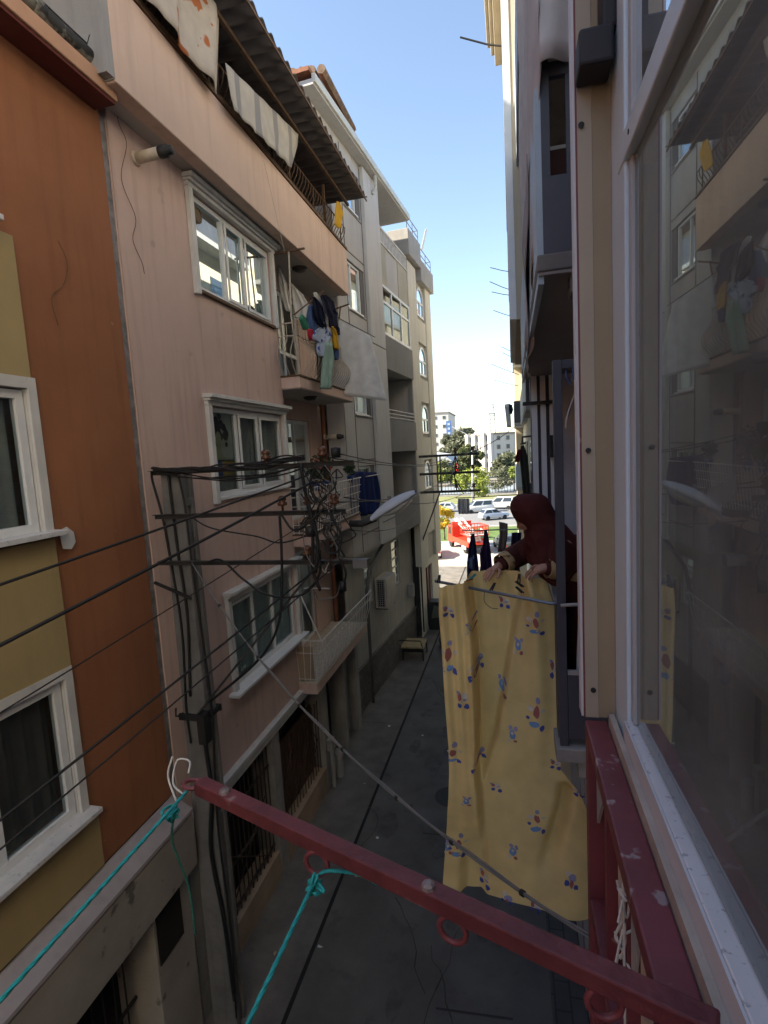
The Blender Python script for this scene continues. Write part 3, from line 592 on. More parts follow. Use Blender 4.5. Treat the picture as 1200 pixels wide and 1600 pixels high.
# loggia column
b = MB(MG)
for z0, z1 in ((10.0, 11.05), (7.39, 8.43), (4.64, 5.72)):
    b.box(-.02, .1, 4.22, 7.46, z0, z1); b.box(-1.09, -.021, 4.22, 7.46, z0 + .001, z0 + .16)
b.build('loggia_parapet', GREYD if False else mat('mid_grey_render', (.24, .238, .232), .9, var=.1, scale=1, streak=.25), gb, bevel=.01)
b = MB(MG); b.box(-.1, .02, 4.22, 5.0, 12.62, 13.85); b.box(-.1, .02, 6.3, 7.46, 12.62, 13.85); b.build('loggia_blind', BLIND, gb)
b = MB(MG); b.box(-.12, .0, 5.0, 6.3, 12.62, 13.85); b.box(-1.09, -.12, 4.22, 7.46, 13.7, 13.84); b.build('loggia_panel', GREY, gb)
window(gb, MG, 4.25, 7.44, 11.08, 12.6, n=.06, cols=(.33, .66), rows=(.66,), fw=.08, cm=TULLEW, cn=.5, **PVCs)
b = MB(MG)
for k in range(20): b.box(.0, .03, 4.3 + k * .16, 4.36 + k * .16, 13.9, 14.3)
b.box(-.01, .045, 4.22, 7.46, 14.3, 14.36); b.box(-.01, .045, 4.22, 7.46, 13.86, 13.9); b.build('loggia_railing', WHITEIRON, gb)
b = MB(MG)
for z in (8.5, 8.62, 8.74): b.tube([(.04, 4.24, z), (.04, 7.44, z)], .018, 6)
b.build('loggia_railing', WHITEIRON, gb)
def arch(root, s0, s1, z0, z1, n):
    """round topped window: frame ring, bars and one pane"""
    cs, r = (s0 + s1) / 2, (s1 - s0) / 2
    ring = [(s0, z0), (s1, z0)] + [(cs + r * math.cos(a), z1 - r + r * math.sin(a)) for a in [math.pi * k / 10 for k in range(11)]]
    sc = .86; ce = (cs, (z0 + z1) / 2); inner = [(ce[0] + (p - ce[0]) * sc, ce[1] + (q - ce[1]) * (1 - (1 - sc) * r * 2 / (z1 - z0))) for p, q in ring]
    b = MB(MG); k = len(ring)
    for i in range(k):
        j = (i + 1) % k
        b.add([(n + .06, *ring[i]), (n + .06, *ring[j]), (n + .06, *inner[j]), (n + .06, *inner[i]), (n, *ring[i]), (n, *ring[j]), (n, *inner[j]), (n, *inner[i])], [(0, 1, 2, 3), (0, 4, 5, 1), (3, 2, 6, 7)])
    b.box(n + .01, n + .055, cs - .04, cs + .04, z0 + .05, z1 - r); b.box(n + .01, n + .053, s0 + .05, s1 - .05, z1 - r - .05, z1 - r + .03)
    f = b.build('arched_window', PVC, root)
    MB(MG).add([(n + .02, p, q) for p, q in inner], [tuple(range(k))]).build('pane', glass('dark_pane', (.2, .23, .25), 2, .05), f)
    d = MB(MG); d.quad((n + .003, s0, z0), (n + .003, s1, z0), (n + .003, s1, z1 - r * .3), (n + .003, s0, z1 - r * .3)); d.build('curtain', TULLEG, f)
for z in (8.5, 5.8): arch(gb, 5.7, 6.9, z + .1, z + 1.45, -1.08)
b = MB(MG)
b.box(-.2, .05, 7.5, 8.7, 2.9, 14.3); b.box(-.2, .06, 10.05, 11.0, 2.9, 14.0)
b.build('end_wall', CREAMW, gb, bevel=.02)
b = MB(MG); b.box(-.3, -.06, 8.7, 10.05, 2.9, 14.0); b.build('window_bay', mat('bay_render', (.45, .43, .37), .9, var=.1), gb)
for z0 in (12.65, 10.35, 8.05, 5.8): arch(gb, 8.8, 9.95, z0, z0 + 1.15, -.058)
b = MB(MG)
for z0, z1 in ((11.62, 12.5), (9.3, 10.2), (7.0, 7.9), (4.0, 5.6)): b.box(-.06, .03, 8.72, 10.03, z0, z1)
b.build('spandrel', CREAMW, gb)
# cornices and roof edge
b = MB(MG); b.box(-.6, .2, 7.3, 9.05, 14.4, 15.3); b.box(-.6, .2, 9.0, 11.1, 13.95, 14.75); b.build('roof_cornice', mat('cornice_grey', (.36, .35, .33), .9, var=.1, streak=.3), gb, bevel=.015)
b = MB(MG); b.box(-1.2, .3, -.6, 7.0, 15.38, 15.5); b.build('roof_slab', GREY, gb)
b = MB(MG); b.box(.27, .36, -.6, 7.05, 15.42, 15.6); b.tube([(.25, 3.6, 15.42), (.22, 3.7, 15.1), (.14, 3.6, 14.9)], .05, 8); b.build('roof_gutter', GUT, gb, bevel=.01)
b = MB(MG); b.box(-2, .26, -.7, 6.9, 15.61, 15.7); b.build('roof', mat('roof_tile', (.22, .09, .05), .85, var=.3, scale=5), gb)
b = MB(MG)
for a0, a1, z in ((7.4, 9.0, 15.3), (9.2, 11.0, 14.75)):
    for s_ in (a0, (a0 + a1) / 2, a1): b.tube([(.12, s_, z), (.12, s_, z + .5)], .02, 5)
    for h in (.25, .5): b.tube([(.12, a0, z + h), (.12, a1, z + h)], .018, 5)
    b.tube([(.12, a1, z + .5), (-.6, a1, z + .5)], .018, 5)
b.build('roof_railing', mat('blue_railing', (.12, .16, .22), .5), gb)
b = MB(MG); b.tube([(.0, 9.6, 14.75), (.02, 9.6, 15.5)], .03, 6); b.add([(.1, 9.45, 15.2), (.12, 9.75, 15.35), (.35, 9.75, 16.1), (.33, 9.5, 16.0)], [(0, 1, 2, 3)]); b.build('dish', PVC2, gb, thick=.02)
b = MB(MG); b.box(-.5, -.2, 6.2, 6.6, 15.7, 16.25); b.box(-.55, -.15, 6.1, 6.7, 16.25, 16.35); b.build('chimney', CONCD, gb)
g1, g2, g3 = PY(499, 120, 13.0), PY(441, 108, 13.0), PY(470, 150, 13.0); b = MB(); b.prism([(g1.x, 13.0, 14.5), (g1.x, 13.0, g1.z), (g2.x - .3, 13.0, g1.z + .12), (g2.x - 2, 13.0, g1.z + .5), (g2.x - 2, 13.0, 14.5)], (0, 2.4, 0)); b.build('brick_gable', brickmat('red_brick_x', (.36, .13, .08), (.30, .10, .06), (.30, .22, .18), 4, .6, .5, .03, 'xz'), gb)
b = MB()
for k in range(8): xk = g1.x + .1 - k * .24; zk = g1.z + .06 + (.12 + .3 * (k > 3) * (k - 3) / 4) * k / 5; b.tube([(xk, 12.85, zk), (xk, 15.4, zk + .05)], .11, 6)
b.build('gable_tiles', mat('mossy_tile', (.18, .12, .08), .9, var=.4, scale=6), gb)
# set back ground floor
LOWW = mat('low_wall_render', (.46, .45, .40), .95, var=.13, scale=.9, bump=.3, bscale=30, streak=.4)
b = MB(MG)
wall(b, .78, 7.6, 1.25, 4.67, [(2.3, 3.0, 2.9, 4.2), (5.0, 5.9, 2.7, 4.3)], -.35, .14)
b.build('ground_wall', LOWW, gb)
b = MB(MG); wall(b, 7.6, 11, 0, 3.0, [(8.6, 9.7, .05, 2.6)], -.1, .2); wall(b, 7.6, 11, 3.0, 4.0, [], -.1); b.build('ground_wall', CREAMW, gb)
b = MB(MG); b.box(-.6, -.30, .78, 7.6, 0, 1.25); b.build('brick_plinth', BRICK, gb)
b = MB(MG); b.box(-.6, -.27, .78, 7.6, 1.252, 1.3); b.build('plinth_cap', CONCD, gb)
b = MB(MG); b.box(-1.3, -.01, .75, 7.6, 4.60, 4.679); b.build('overhang', SOFFIT, gb)
for s0, s1, z0, z1 in ((2.3, 3.0, 2.9, 4.2), (5.0, 5.9, 2.7, 4.3)): window(gb, MG, s0 + .01, s1 - .01, z0 + .01, z1 - .01, n=-.4, cols=(), rows=(.2, .4, .6, .8), fw=.05, cm=TULLEG, cn=.48, wavy=.004, **PVCs)
b = MB(MG); b.box(-.28, -.2, 8.6, 9.7, .05, 2.6); b.box(-.2, -.16, 8.65, 8.75, .05, 2.6); b.box(-.2, -.16, 9.1, 9.2, .05, 2.6); b.build('street_door', mat('burgundy_door', (.12, .02, .025), .5), gb)
b = MB(MG); b.tube([(-.2, 2.05, 0), (-.2, 2.05, 3.4), (-.2, 2.4, 4.0), (-.05, 3.4, 4.6)], .05, 8); b.build('downpipe', mat('grey_pipe', (.12, .12, .12), .6), gb, smooth=True)
# blue washing on the grey block
cloth('skirt', 'long cobalt blue skirt hung at the lower window of the grey block', 'skirt', COBALT, [(736, 549, 588, 738), (755, 546, 591, 756), (785, 545, 594, 780), (808, 552, 590, 802)], lambda u, v: MG @ Vector((.25, *GS(u, v, .25))), (1, -.4, 0), .07, 3, G1 if False else 'washing on the grey block', nu=40)
b = MB(); b.tube([MG @ Vector((0, 1.4, 6.75)), MG @ Vector((.3, 1.4, 6.78)), MG @ Vector((.3, 2.95, 6.78)), MG @ Vector((0, 2.95, 6.75))], .012, 6); tag(b.build('drying_rail', WHITEIRON), 'thin white drying rail above the cobalt skirt', 'drying rail')
# air conditioner
b0 = MG @ Vector((-.2, 3.2, 2.7)); ac = thing('air_conditioner', 'dirty white air conditioner outdoor unit on the grey wall above the cart', 'air conditioner', b0)
b = MB(MG); b.box(-.3, .1, 3.0, 3.95, 2.6, 3.55); b.build('casing', mat('aged_white_metal', (.46, .43, .37), .5, var=.15, streak=.3), ac, bevel=.03)
b = MB(MG); b.box(-.22, .02, 2.985, 2.999, 2.66, 3.5); b.build('grille_back', DARK, ac)
b = MB(MG)
for k in range(4): b.box(-.2 + k * .068, -.19 + k * .068, 2.97, 2.984, 2.66, 3.5)
for k in range(13): b.box(-.22, .02, 2.972, 2.983, 2.68 + k * .065, 2.692 + k * .065)
b.build('grille', GREYP, ac)
b = MB(MG); b.box(-.34, .06, 3.1, 3.14, 2.55, 2.598); b.box(-.34, .06, 3.8, 3.84, 2.55, 2.598); b.build('bracket', IRON, ac)
b = MB(MG); b.tube(spline([(-.25, 3.9, 2.6), (-.27, 3.6, 2.2), (-.29, 3.3, 1.9), (-.3, 3.4, 1.6)]), .02, 6); b.build('hose', CREAMIRON, ac)
b = MB(MG); b.box(-.345, -.15, 6.7, 7.0, 1.9, 2.4); b.box(-.15, -.14, 6.73, 6.97, 1.95, 2.35); tag(b.build('meter_box', GREYP, bevel=.01), 'small grey meter box on the cream end wall beside the far pole', 'meter box')
# ------------------------------------------------------------------ electricity poles, arms, lamp, cables
POLEC = mat('pole_concrete', (.17, .165, .155), .95, var=.25, scale=2.5, bump=.5, bscale=18, streak=.5)
CABLE = mat('black_cable', (.016, .016, .017), .55, var=.2); CABLEG = mat('grey_cable', (.16, .16, .155), .6, var=.2); CABLEW = mat('pale_cable', (.38, .37, .34), .6)
ARM = mat('galvanised_arm', (.055, .055, .055), .6, .3, var=.3, scale=6); PORC = mat('brown_porcelain', (.12, .05, .025), .25)
def insulator(mb, p, s=1.): mb.lathe([(0, 0), (.012 * s, 0), (.012 * s, .05 * s), (.045 * s, .055 * s), (.05 * s, .08 * s), (.03 * s, .09 * s), (.042 * s, .11 * s), (.042 * s, .13 * s), (.02 * s, .15 * s), (0, .15 * s)], p, 10)
up = thing('utility_pole', 'grey concrete electricity pole with three crossarms in front of the pink house', 'utility pole', (-3.86, 5.56, 0), 'electricity poles along the alley')
b = MB()
def hsec(z0, z1, w0, w1):
    for dy in (0, .16): b.bar((-3.86, 5.48 + dy, z0), (-3.86, 5.48 + dy, z1), w0, .075, 0, (0, 1, 0), w1, .075)
    b.bar((-3.86, 5.56, z0), (-3.86, 5.56, z1), w0 * .8, .15, 0, (0, 1, 0), w1 * .8, .15)
hsec(0, 4.3, .36, .32); hsec(4.3, 7.33, .32, .27); b.bar((-3.86, 5.5, 7.3), (-3.86, 5.5, 7.36), .28, .25, 0, (0, 1, 0))
for k in range(9): b.bar((-3.86, 5.56, .5 + k * .8), (-3.86, 5.56, .6 + k * .8), .3 - k * .003, .2, 0, (0, 1, 0))
b.build('pole', POLEC, up, bevel=.012)
for z, x1 in ((7.28, -1.62), (6.77, -1.74), (6.22, -1.56)):
    b = MB(); b.box(-4.08, x1, 5.385, 5.39, z, z + .055); b.box(-4.08, x1, 5.335, 5.385, z + .05, z + .055)
    b.build('crossarm', ARM, up)
b = MB(); b.bar((-3.78, 5.37, 4.38), (-2.12, 5.36, 6.2), .05, .02); b.build('brace', ARM, up)
b = MB(); b.box(-4.05, -3.67, 5.42, 5.72, 4.29, 4.35); b.box(-4.06, -3.66, 5.41, 5.437, 4.28, 4.36); b.box(-4.06, -3.66, 5.70, 5.73, 4.28, 4.36); b.tube([(-3.98, 5.42, 4.33), (-4.06, 5.36, 4.36), (-4.08, 5.4, 4.44)], .014, 6); b.box(-3.74, -3.64, 5.3, 5.437, 4.05, 4.42); b.build('clamp', IRON, up)
b = MB(); b.bar((-4.16, 5.36, 6.02), (-3.72, 5.40, 5.82), .03, .03); b.build('step_iron', IRON, up)
b = MB(); b.box(-1.68, -1.52, 5.32, 5.43, 6.19, 6.28); b.build('arm_end_box', CABLEG, up)
for x, z in ((-1.95, 7.335), (-2.6, 7.335), (-2.15, 6.825), (-1.85, 6.825), (-2.45, 6.825), (-2.2, 6.275)):
    b = MB(); insulator(b, (x, 5.36, z), 1.1); b.build('insulator', PORC, up, smooth=True)
random.seed(11)
def strand(p, q, r, wob, turns, ph, mi=0, mb=None, n=60, sg=.05):
    p, q = Vector(p), Vector(q); d = (q - p).normalized(); a = d.orthogonal().normalized(); c = d.cross(a); pts = []
    for i in range(n + 1):
        t = i / n; an = ph + turns * 6.283 * t; pts.append(p.lerp(q, t) + (a * math.cos(an) + c * math.sin(an)) * wob * (.7 + .5 * math.sin(t * 9 + ph)) - Vector((0, 0, sg * 4 * t * (1 - t))))
    mb.tube(pts, r, 5, mi)
b = MB()
for k in range(7): strand((-4.02, 5.36, 7.335 + .008 * (k % 3)), (-2.15, 5.36, 7.36 + .01 * k), random.uniform(.009, .016), .026, random.uniform(1.2, 3), k * .9, 0, b, sg=.025 + .012 * (k % 3))
for k in range(3): strand((-4.0, 5.37, 7.33), (-2.2, 5.36, 7.3), .009, .03, .7, k * 2, 0, b, sg=.11)
b.tube(spline([(-4.0, 5.36, 7.34), (-4.06, 5.38, 7.25), (-3.99, 5.4, 6.8), (-3.95, 5.42, 6.2), (-3.9, 5.42, 5.4), (-3.95, 5.42, 4.45), (-3.92, 5.4, 4.0)]), .014, 6)
b.tube(spline([(-3.72, 5.38, 7.34), (-3.68, 5.4, 6.9), (-3.66, 5.4, 6.2), (-3.62, 5.4, 5.4), (-3.6, 5.42, 4.4), (-3.66, 5.4, 3.0), (-3.62, 5.4, 1.5), (-3.7, 5.45, .2)]), .014, 6)
b.tube(spline([(-3.86, 5.4, 7.34), (-3.84, 5.41, 6.4), (-3.8, 5.41, 5.6), (-3.87, 5.41, 4.6)]), .016, 6)
b.tube(spline([(-3.74, 5.41, 4.2), (-3.7, 5.40, 3.4), (-3.78, 5.39, 2.6), (-3.7, 5.40, 1.6), (-3.68, 5.42, .5)]), .026, 6)
tag(b.build('cable_bundle', CABLE, smooth=True), 'thick twisted black cables lashed along the topmost crossarm and down the pole', 'cables')
b = MB()
anch = [(-2.18, 7.33), (-2.05, 7.3), (-1.92, 7.3), (-1.8, 7.25), (-2.2, 6.82), (-2.02, 6.8), (-1.9, 6.83), (-1.76, 6.8), (-2.1, 6.5), (-1.92, 6.45), (-2.06, 6.26), (-1.95, 6.27), (-1.8, 6.3), (-2.25, 7.0), (-2.0, 7.05), (-1.78, 6.98), (-2.1, 5.95), (-1.86, 6.0)]
def drape(n, r0, r1, mi, far=.75):           # slack loops hung between the arm ends, and coils
    for k in range(n):
        p, q = random.sample(anch, 2)
        if math.hypot(p[0] - q[0], p[1] - q[1]) > far: continue
        P, Q_ = Vector((p[0], random.gauss(5.34, .04), p[1])), Vector((q[0], random.gauss(5.34, .04), q[1])); s_ = random.uniform(.03, .22); mid = P.lerp(Q_, random.uniform(.3, .7)) + Vector((random.gauss(0, .06), random.gauss(0, .03), -s_))
        m1 = P.lerp(mid, .5) + Vector((random.gauss(0, .035), 0, -s_ * .35)); m2 = Q_.lerp(mid, .5) + Vector((random.gauss(0, .035), 0, -s_ * .35)); b.tube(spline([P, m1, mid, m2, Q_], 7), random.uniform(r0, r1), 5, mi)
drape(34, .004, .010, 0); drape(12, .004, .007, 1); drape(8, .003, .006, 2)
for (cx, cz, r_, n_) in ((-2.02, 7.02, .11, 4), (-1.9, 6.6, .09, 4), (-2.14, 6.66, .08, 3)):       # coiled slack
    for k in range(n_): rr = r_ * random.uniform(.75, 1.1); ph = random.random() * 6; b.tube([(cx + rr * math.cos(t * .4488 + ph) + .01 * k, 5.3 + .012 * k, cz + rr * 1.15 * math.sin(t * .4488 + ph)) for t in range(13)], random.uniform(.005, .008), 5, k % 2)
for pts, r in (([(-2.18, 5.3, 7.33), (-2.15, 5.31, 7.0), (-2.1, 5.3, 6.6), (-2.13, 5.31, 6.2), (-2.06, 5.3, 5.95)], .02), ([(-2.12, 5.29, 6.9), (-2.05, 5.3, 6.5), (-2.1, 5.3, 6.15)], .022), ([(-2.45, 5.3, 6.8), (-2.3, 5.28, 6.62), (-2.1, 5.28, 6.72), (-1.95, 5.3, 6.85)], .013), ([(-1.9, 5.3, 6.8), (-1.78, 5.3, 6.55), (-1.82, 5.3, 6.35), (-1.76, 5.31, 6.15), (-1.8, 5.31, 6.0)], .014), ([(-2.0, 5.3, 6.7), (-1.85, 5.29, 6.6), (-1.8, 5.3, 6.42), (-1.92, 5.3, 6.36), (-2.0, 5.3, 6.5)], .012)): b.tube(spline(pts), r, 6)
b.lathe([(.0, -.05), (.05, -.05), (.055, .05), (0, .06)], (-1.78, 5.3, 7.42), 8); b.lathe([(0, -.06), (.05, -.05), (.05, .05), (0, .06)], (-2.12, 5.29, 6.6), 8)
b.lathe([(0, -.06), (.04, -.05), (.04, .05), (0, .06)], (-1.8, 5.3, 6.0), 8)
tag(b.build('cable_tangle', [CABLE, CABLEG, CABLEW], smooth=True), 'dense snarl of black and grey wires at the arm ends left of the street lamp', 'cables', None, 'stuff')
def wire(label, pts, r, m=CABLE, name='cable', extra=None):
    b = MB(); b.tube(pts, r, 6)
    if extra: extra(b)
    return tag(b.build(name, m, smooth=True), label, 'cable')
q5 = lambda u, v: PY(u, v, 5.33)
wire('black cable looping from the lowest crossarm in front of the lower pink window', spline([q5(318, 882), q5(345, 875), q5(380, 905), q5(420, 930), q5(470, 930), q5(498, 900), q5(500, 860)]), .013)
wire('thick black cable dropping from the middle crossarm and curving back to the pole clamp', spline([q5(437, 806), q5(440, 860), q5(440, 930), q5(432, 985), q5(400, 1035), q5(330, 1095)]), .016)
wire('black cable curving from the pole to the tangle above the lower pink window', spline([q5(295, 805), q5(330, 825), q5(400, 838), q5(440, 848), q5(500, 830)]), .009)
def left(label, u0, v0, u1, v1, r, y1=5.33):
    a, c = PY(u0, v0, 2.3), PY(u1, v1, y1); e = a + (a - c) * 1.6; wire(label, sag(c, e, .06, 30), r, name='overhead_wire')
left('overhead wire crossing the orange house, highest on the left', 0, 897, 482, 742, .009); left('overhead wire crossing the orange house, second from the top', 0, 992, 490, 752, .012)
left('thin overhead wire just under the second one on the orange wall', 0, 1098, 480, 815, .005); left('overhead wire crossing the lower ochre window, upper of two', 0, 1266, 505, 880, .010); left('overhead wire crossing the lower ochre window, lower of two', 0, 1312, 530, 878, .007)
pts = sag(q5(300, 880), PY(922, 1466, 2.3), .38, 40)
def clips(b):
    for k in (6, 13, 19, 24, 29, 33, 37):
        d = (pts[k + 1] - pts[k]).normalized(); b.tube([pts[k] - d * .012, pts[k] + d * .012], .016, 8, 1)
    b.tube([p + Vector((0, .0, .013 + .008 * math.sin(i))) for i, p in enumerate(pts[14:])], .005, 5)
wire('grey cable with black clips swooping across the alley to the red railing', pts, .008, [CABLEG, CABLE], 'overhead_cable', clips)
# lamp
lp = thing('street_lamp', 'pale grey street lamp head at the end of the middle crossarm', 'street lamp', PY(560, 818, 5.3))
a, c = PY(583, 812, 5.3), PY(650, 770, 5.3); d = (c - a).normalized(); n_ = Vector((0, 1, 0)); u2 = n_.cross(d).normalized()
if u2.z < 0: u2 = -u2
b = MB(); L_ = (c - a).length; k_ = 12
def lamp_pt(t, an):
    w_ = (.075 + .05 * math.sin(math.pi * min(1, t * .9 + .1)) * 1.0) * (1 - .65 * max(0, t - .55) / .45); up_ = max(0, math.sin(an)); hh = (.085 if math.sin(an) > 0 else .03) * math.sin(math.pi * (.12 + .80 * t)) ** .7
    return a + d * (L_ * t) + n_ * (w_ * math.cos(an)) + u2 * (hh * math.sin(an))
b.grid(lambda i, j: lamp_pt(j, 6.2832 * i), 16, 14); b.build('lamp_shade', mat('lamp_grey', (.42, .47, .52), .45, var=.1), lp, smooth=True)
b = MB(); b.grid(lambda i, j: a + d * (L_ * (.25 + .6 * j)) + n_ * (.085 * math.cos(math.pi * i)) - u2 * (.022 + .055 * math.sin(math.pi * i) * math.sin(math.pi * (.1 + .8 * j))), 8, 8); b.build('lens', mat('lamp_lens', (.45, .48, .45), .2), lp, smooth=True)
b = MB(); b.tube([PY(548, 818, 5.36), PY(565, 818, 5.32), a + d * .03], .036, 10); b.build('arm', IRON, lp, smooth=True)
b = MB(); b.lathe([(0, 0), (.02, 0), (.02, .05), (.012, .06), (0, .06)], a + d * .25 + u2 * .07, 8); b.build('photocell', CABLEG, lp)
# far pole
u2p = thing('utility_pole', 'dark slim electricity pole with three crossarms in front of the grey block', 'utility pole', (-3.82, 20.5, 0), 'electricity poles along the alley')
MB().bar((-3.82, 20.5, 0), (-3.82, 20.5, 7.25), .34, .3, 0, (0, 1, 0), .26, .22).build('pole', mat('dark_pole', (.06, .06, .058), .9, var=.3, streak=.4), u2p, bevel=.02)
for z in (7.1, 6.42, 5.72): MB().box(-4.05, -1.2, 20.3, 20.38, z, z + .09).build('crossarm', ARM, u2p)
MB().bar((-3.7, 20.34, 3.4), (-2.75, 20.34, 5.72), .07, .05).build('brace', ARM, u2p)
b = MB(); b.bar((-2.8, 20.34, 5.75), (-2.8, 20.34, 7.15), .06, .05); b.bar((-2.68, 20.34, 5.75), (-2.68, 20.34, 7.15), .06, .05); b.build('strut', ARM, u2p)
for x in (-2.1, -1.45):
    for z in (7.19, 6.51, 5.81): b = MB(); insulator(b, (x, 20.34, z), 1.6); b.build('insulator', PORC, u2p, smooth=True)
b = MB()
for k in range(3): b.tube(spline([(-2.1, 20.3, 7.1), (-2.0 - .1 * k, 20.3, 6.7), (-2.15, 20.3, 6.3), (-2.1 + .1 * k, 20.3, 5.8)]), .02, 5)
b.tube([(-3.7, 20.35, 7), (-3.62, 20.3, 3), (-3.62, 20.3, .2)], .03, 6); b.build('jumper_cable', CABLE, u2p)
for i, (x0, z0, x1, z1) in enumerate(((-1.8, 7.42, -2.1, 7.3), (-1.9, 7.38, -1.45, 7.3), (-1.85, 6.9, -2.1, 6.6), (-1.75, 6.95, -1.45, 5.95), (-1.7, 6.6, -3.7, 5.2))):
    wire(['upper wire from the lamp pole to the far pole', 'upper wire from the lamp pole to the outer end of the far crossarm', 'middle wire running from the lamp to the far pole', 'lower wire running from the lamp to the end of the far crossarm', 'low wire running from the lamp towards the far pole shaft'][i], sag((x0, 5.36, z0), (x1, 20.34, z1), .3, 40), .007, name='overhead_wire')
tag(MB().tube(sag((-1.5, 20.34, 7.2), (.2, 27, 8.3), .1), .02, 5).build('overhead_wire', CABLE, smooth=True), 'dark wire rising from the far pole to the cream building on the right', 'cable')
# ------------------------------------------------------------------ our own house at the right edge
REDP = mat('oxblood_paint', (.165, .037, .044), .5, var=.2, scale=7, bump=.15, bscale=30, spots=((.38, .33, .32), 22, .66, .6), spec=.5)
REDD = mat('oxblood_paint_worn', (.125, .028, .032), .55, var=.3, scale=14, bump=.3, bscale=60, spots=((.26, .20, .18), 14, .66, .6))
CREAMP = mat('cream_panel', (.40, .345, .262), .6, var=.09, scale=2.5, streak=.2)
LILACW = mat('lilac_white_strip', (.58, .60, .62), .5, var=.06)
OURW = mat('our_wall', (.58, .53, .44), .9, var=.1, scale=2, bump=.3)
NIGHT = mat('awning_box', (.022, .02, .024), .6, var=.3)
FRAME = mat('grey_white_frame', (.58, .72, .80), .4, var=.05, scale=4)
BIGG = glass('big_dusty_glass', (.5, .5, .48), 1.6, .25, (.37, .45, .48))
oh_ = thing('apartment_house', 'our own house wall with the large dusty window at the right edge', 'house', (.3, 0, 0))
b = MB(); b.box(.34, 6, -30, 1.3, 0, 5.75); b.box(.34, 6, -30, 1.3, 9.4, 16); b.box(.34, 6, 1.26, 1.34, 5.75, 9.4); b.box(.34, 6, -30, -2.45, 5.75, 9.4); b.box(5.9, 6, -2.45, 1.26, 5.75, 9.4)
b.build('wall', OURW, oh_)
b = MB(); b.box(.204, .34, -2.44, 1.3, 5.75, 6.688); b.build('parapet_wall', OURW, oh_)
b = MB()
b.box(1.6, 1.62, -2.4, 1.24, 5.75, 9.4); b.build('room_curtain', clothmat('room_curtain', (.12, .105, .085)), oh_)
b = MB(); b.box(.2205, .262, -2.4, 1.168, 6.74, 6.80); sl_ = b.build('window_sill', mat('speckled_marble', (.60, .60, .60), .35, var=.06, scale=5, spots=((.30, .31, .33), 85, .62, .8)), oh_, bevel=.003)
b = MB(); b.box(.2165, .22, -2.4, 1.168, 6.70, 6.798); b.build('sill_face', LILACW, sl_)
b = MB(); b.box(.204, .216, -2.4, 1.285, 6.69, 6.755); b.build('sill_ledge', mat('ledge_cream', (.42, .36, .30), .8, var=.2, scale=8), sl_)
wf = MB(); wf.box(.2235, .30, 1.17, 1.305, 6.62, 9.4); wf.box(.2215, .33, -2.4, 1.228, 7.925, 7.977); wf.box(.225, .33, -2.4, 1.169, 9.3, 9.38)
fr_ = wf.build('window_frame', FRAME, oh_, bevel=.004)
GSK = mat('grey_sash', (.42, .44, .45), .4)
b = MB(); b.box(.2305, .25, 1.145, 1.169, 6.802, 7.924); b.box(.2625, .29, -2.4, 1.169, 6.75, 6.80); b.box(.246, .262, -2.4, 1.144, 6.801, 6.812); b.box(.25, .29, -2.4, 1.144, 7.9, 7.924); b.box(.2305, .25, 1.145, 1.169, 7.978, 9.299); b.build('window_sash', GSK, fr_, bevel=.003)
xg = lambda y: .237 + (1.16 - y) * math.tan(R(.8))
b = MB(); b.quad((xg(-2.4), -2.4, 6.805), (xg(1.155), 1.155, 6.805), (xg(1.155), 1.155, 7.923), (xg(-2.4), -2.4, 7.923)); b.build('pane', BIGG, fr_)
b = MB(); b.quad((.28, -2.4, 7.979), (.24, 1.155, 7.979), (.24, 1.155, 9.3), (.28, -2.4, 9.3)); b.build('pane', BIGG, fr_)
b = MB(); b.lathe([(0, 0), (.005, 0), (.004, .003), (0, .004)], (.2205, 1.12, 7.952), 8, axis='x'); b.build('screw', IRON, fr_)
b = MB(); b.box(.1842, .2234, 1.302, 1.35, 6.735, 9.6, 1); b.box(.155, .1838, 1.30, 1.35, 6.735, 9.6, 0); b.tube([(.1838, 1.301, 6.735), (.1838, 1.301, 9.6)], .0014, 6, 0); cp = b.build('corner_panel', [CREAMP, mat('tan_panel', (.33, .262, .165), .6, var=.1, scale=2.5, streak=.25)], oh_, bevel=.002)
b = MB(); b.box(.1462, .1512, 1.305, 1.35, 6.735, 9.6); b.build('panel_trim', LILACW, cp)
b = MB(); b.box(.1513, .1549, 1.303, 1.35, 6.735, 9.6); b.build('panel_seam', REDP, cp)
b = MB()
for (u, v) in ((908, 196), (919, 704), (927, 1078)): q = PY(u, v, 1.2985); b.lathe([(0, -.004), (.0065, -.003), (.006, 0), (0, .0)], q, 10, axis='y')
b.build('panel_screw', IRON, cp)
c1, c2, c3, c4 = PY(899, 138, 1.29), PY(950, 72, 1.29), PY(934, 60, 1.29), PY(956, -40, 1.29)
b = MB(); b.box(c1.x, c2.x, 1.22, 1.296, c1.z, c2.z); b.box(c3.x, c4.x, 1.23, 1.295, c3.z - .02, c4.z)
b.build('awning_bracket', NIGHT, oh_, bevel=.006)
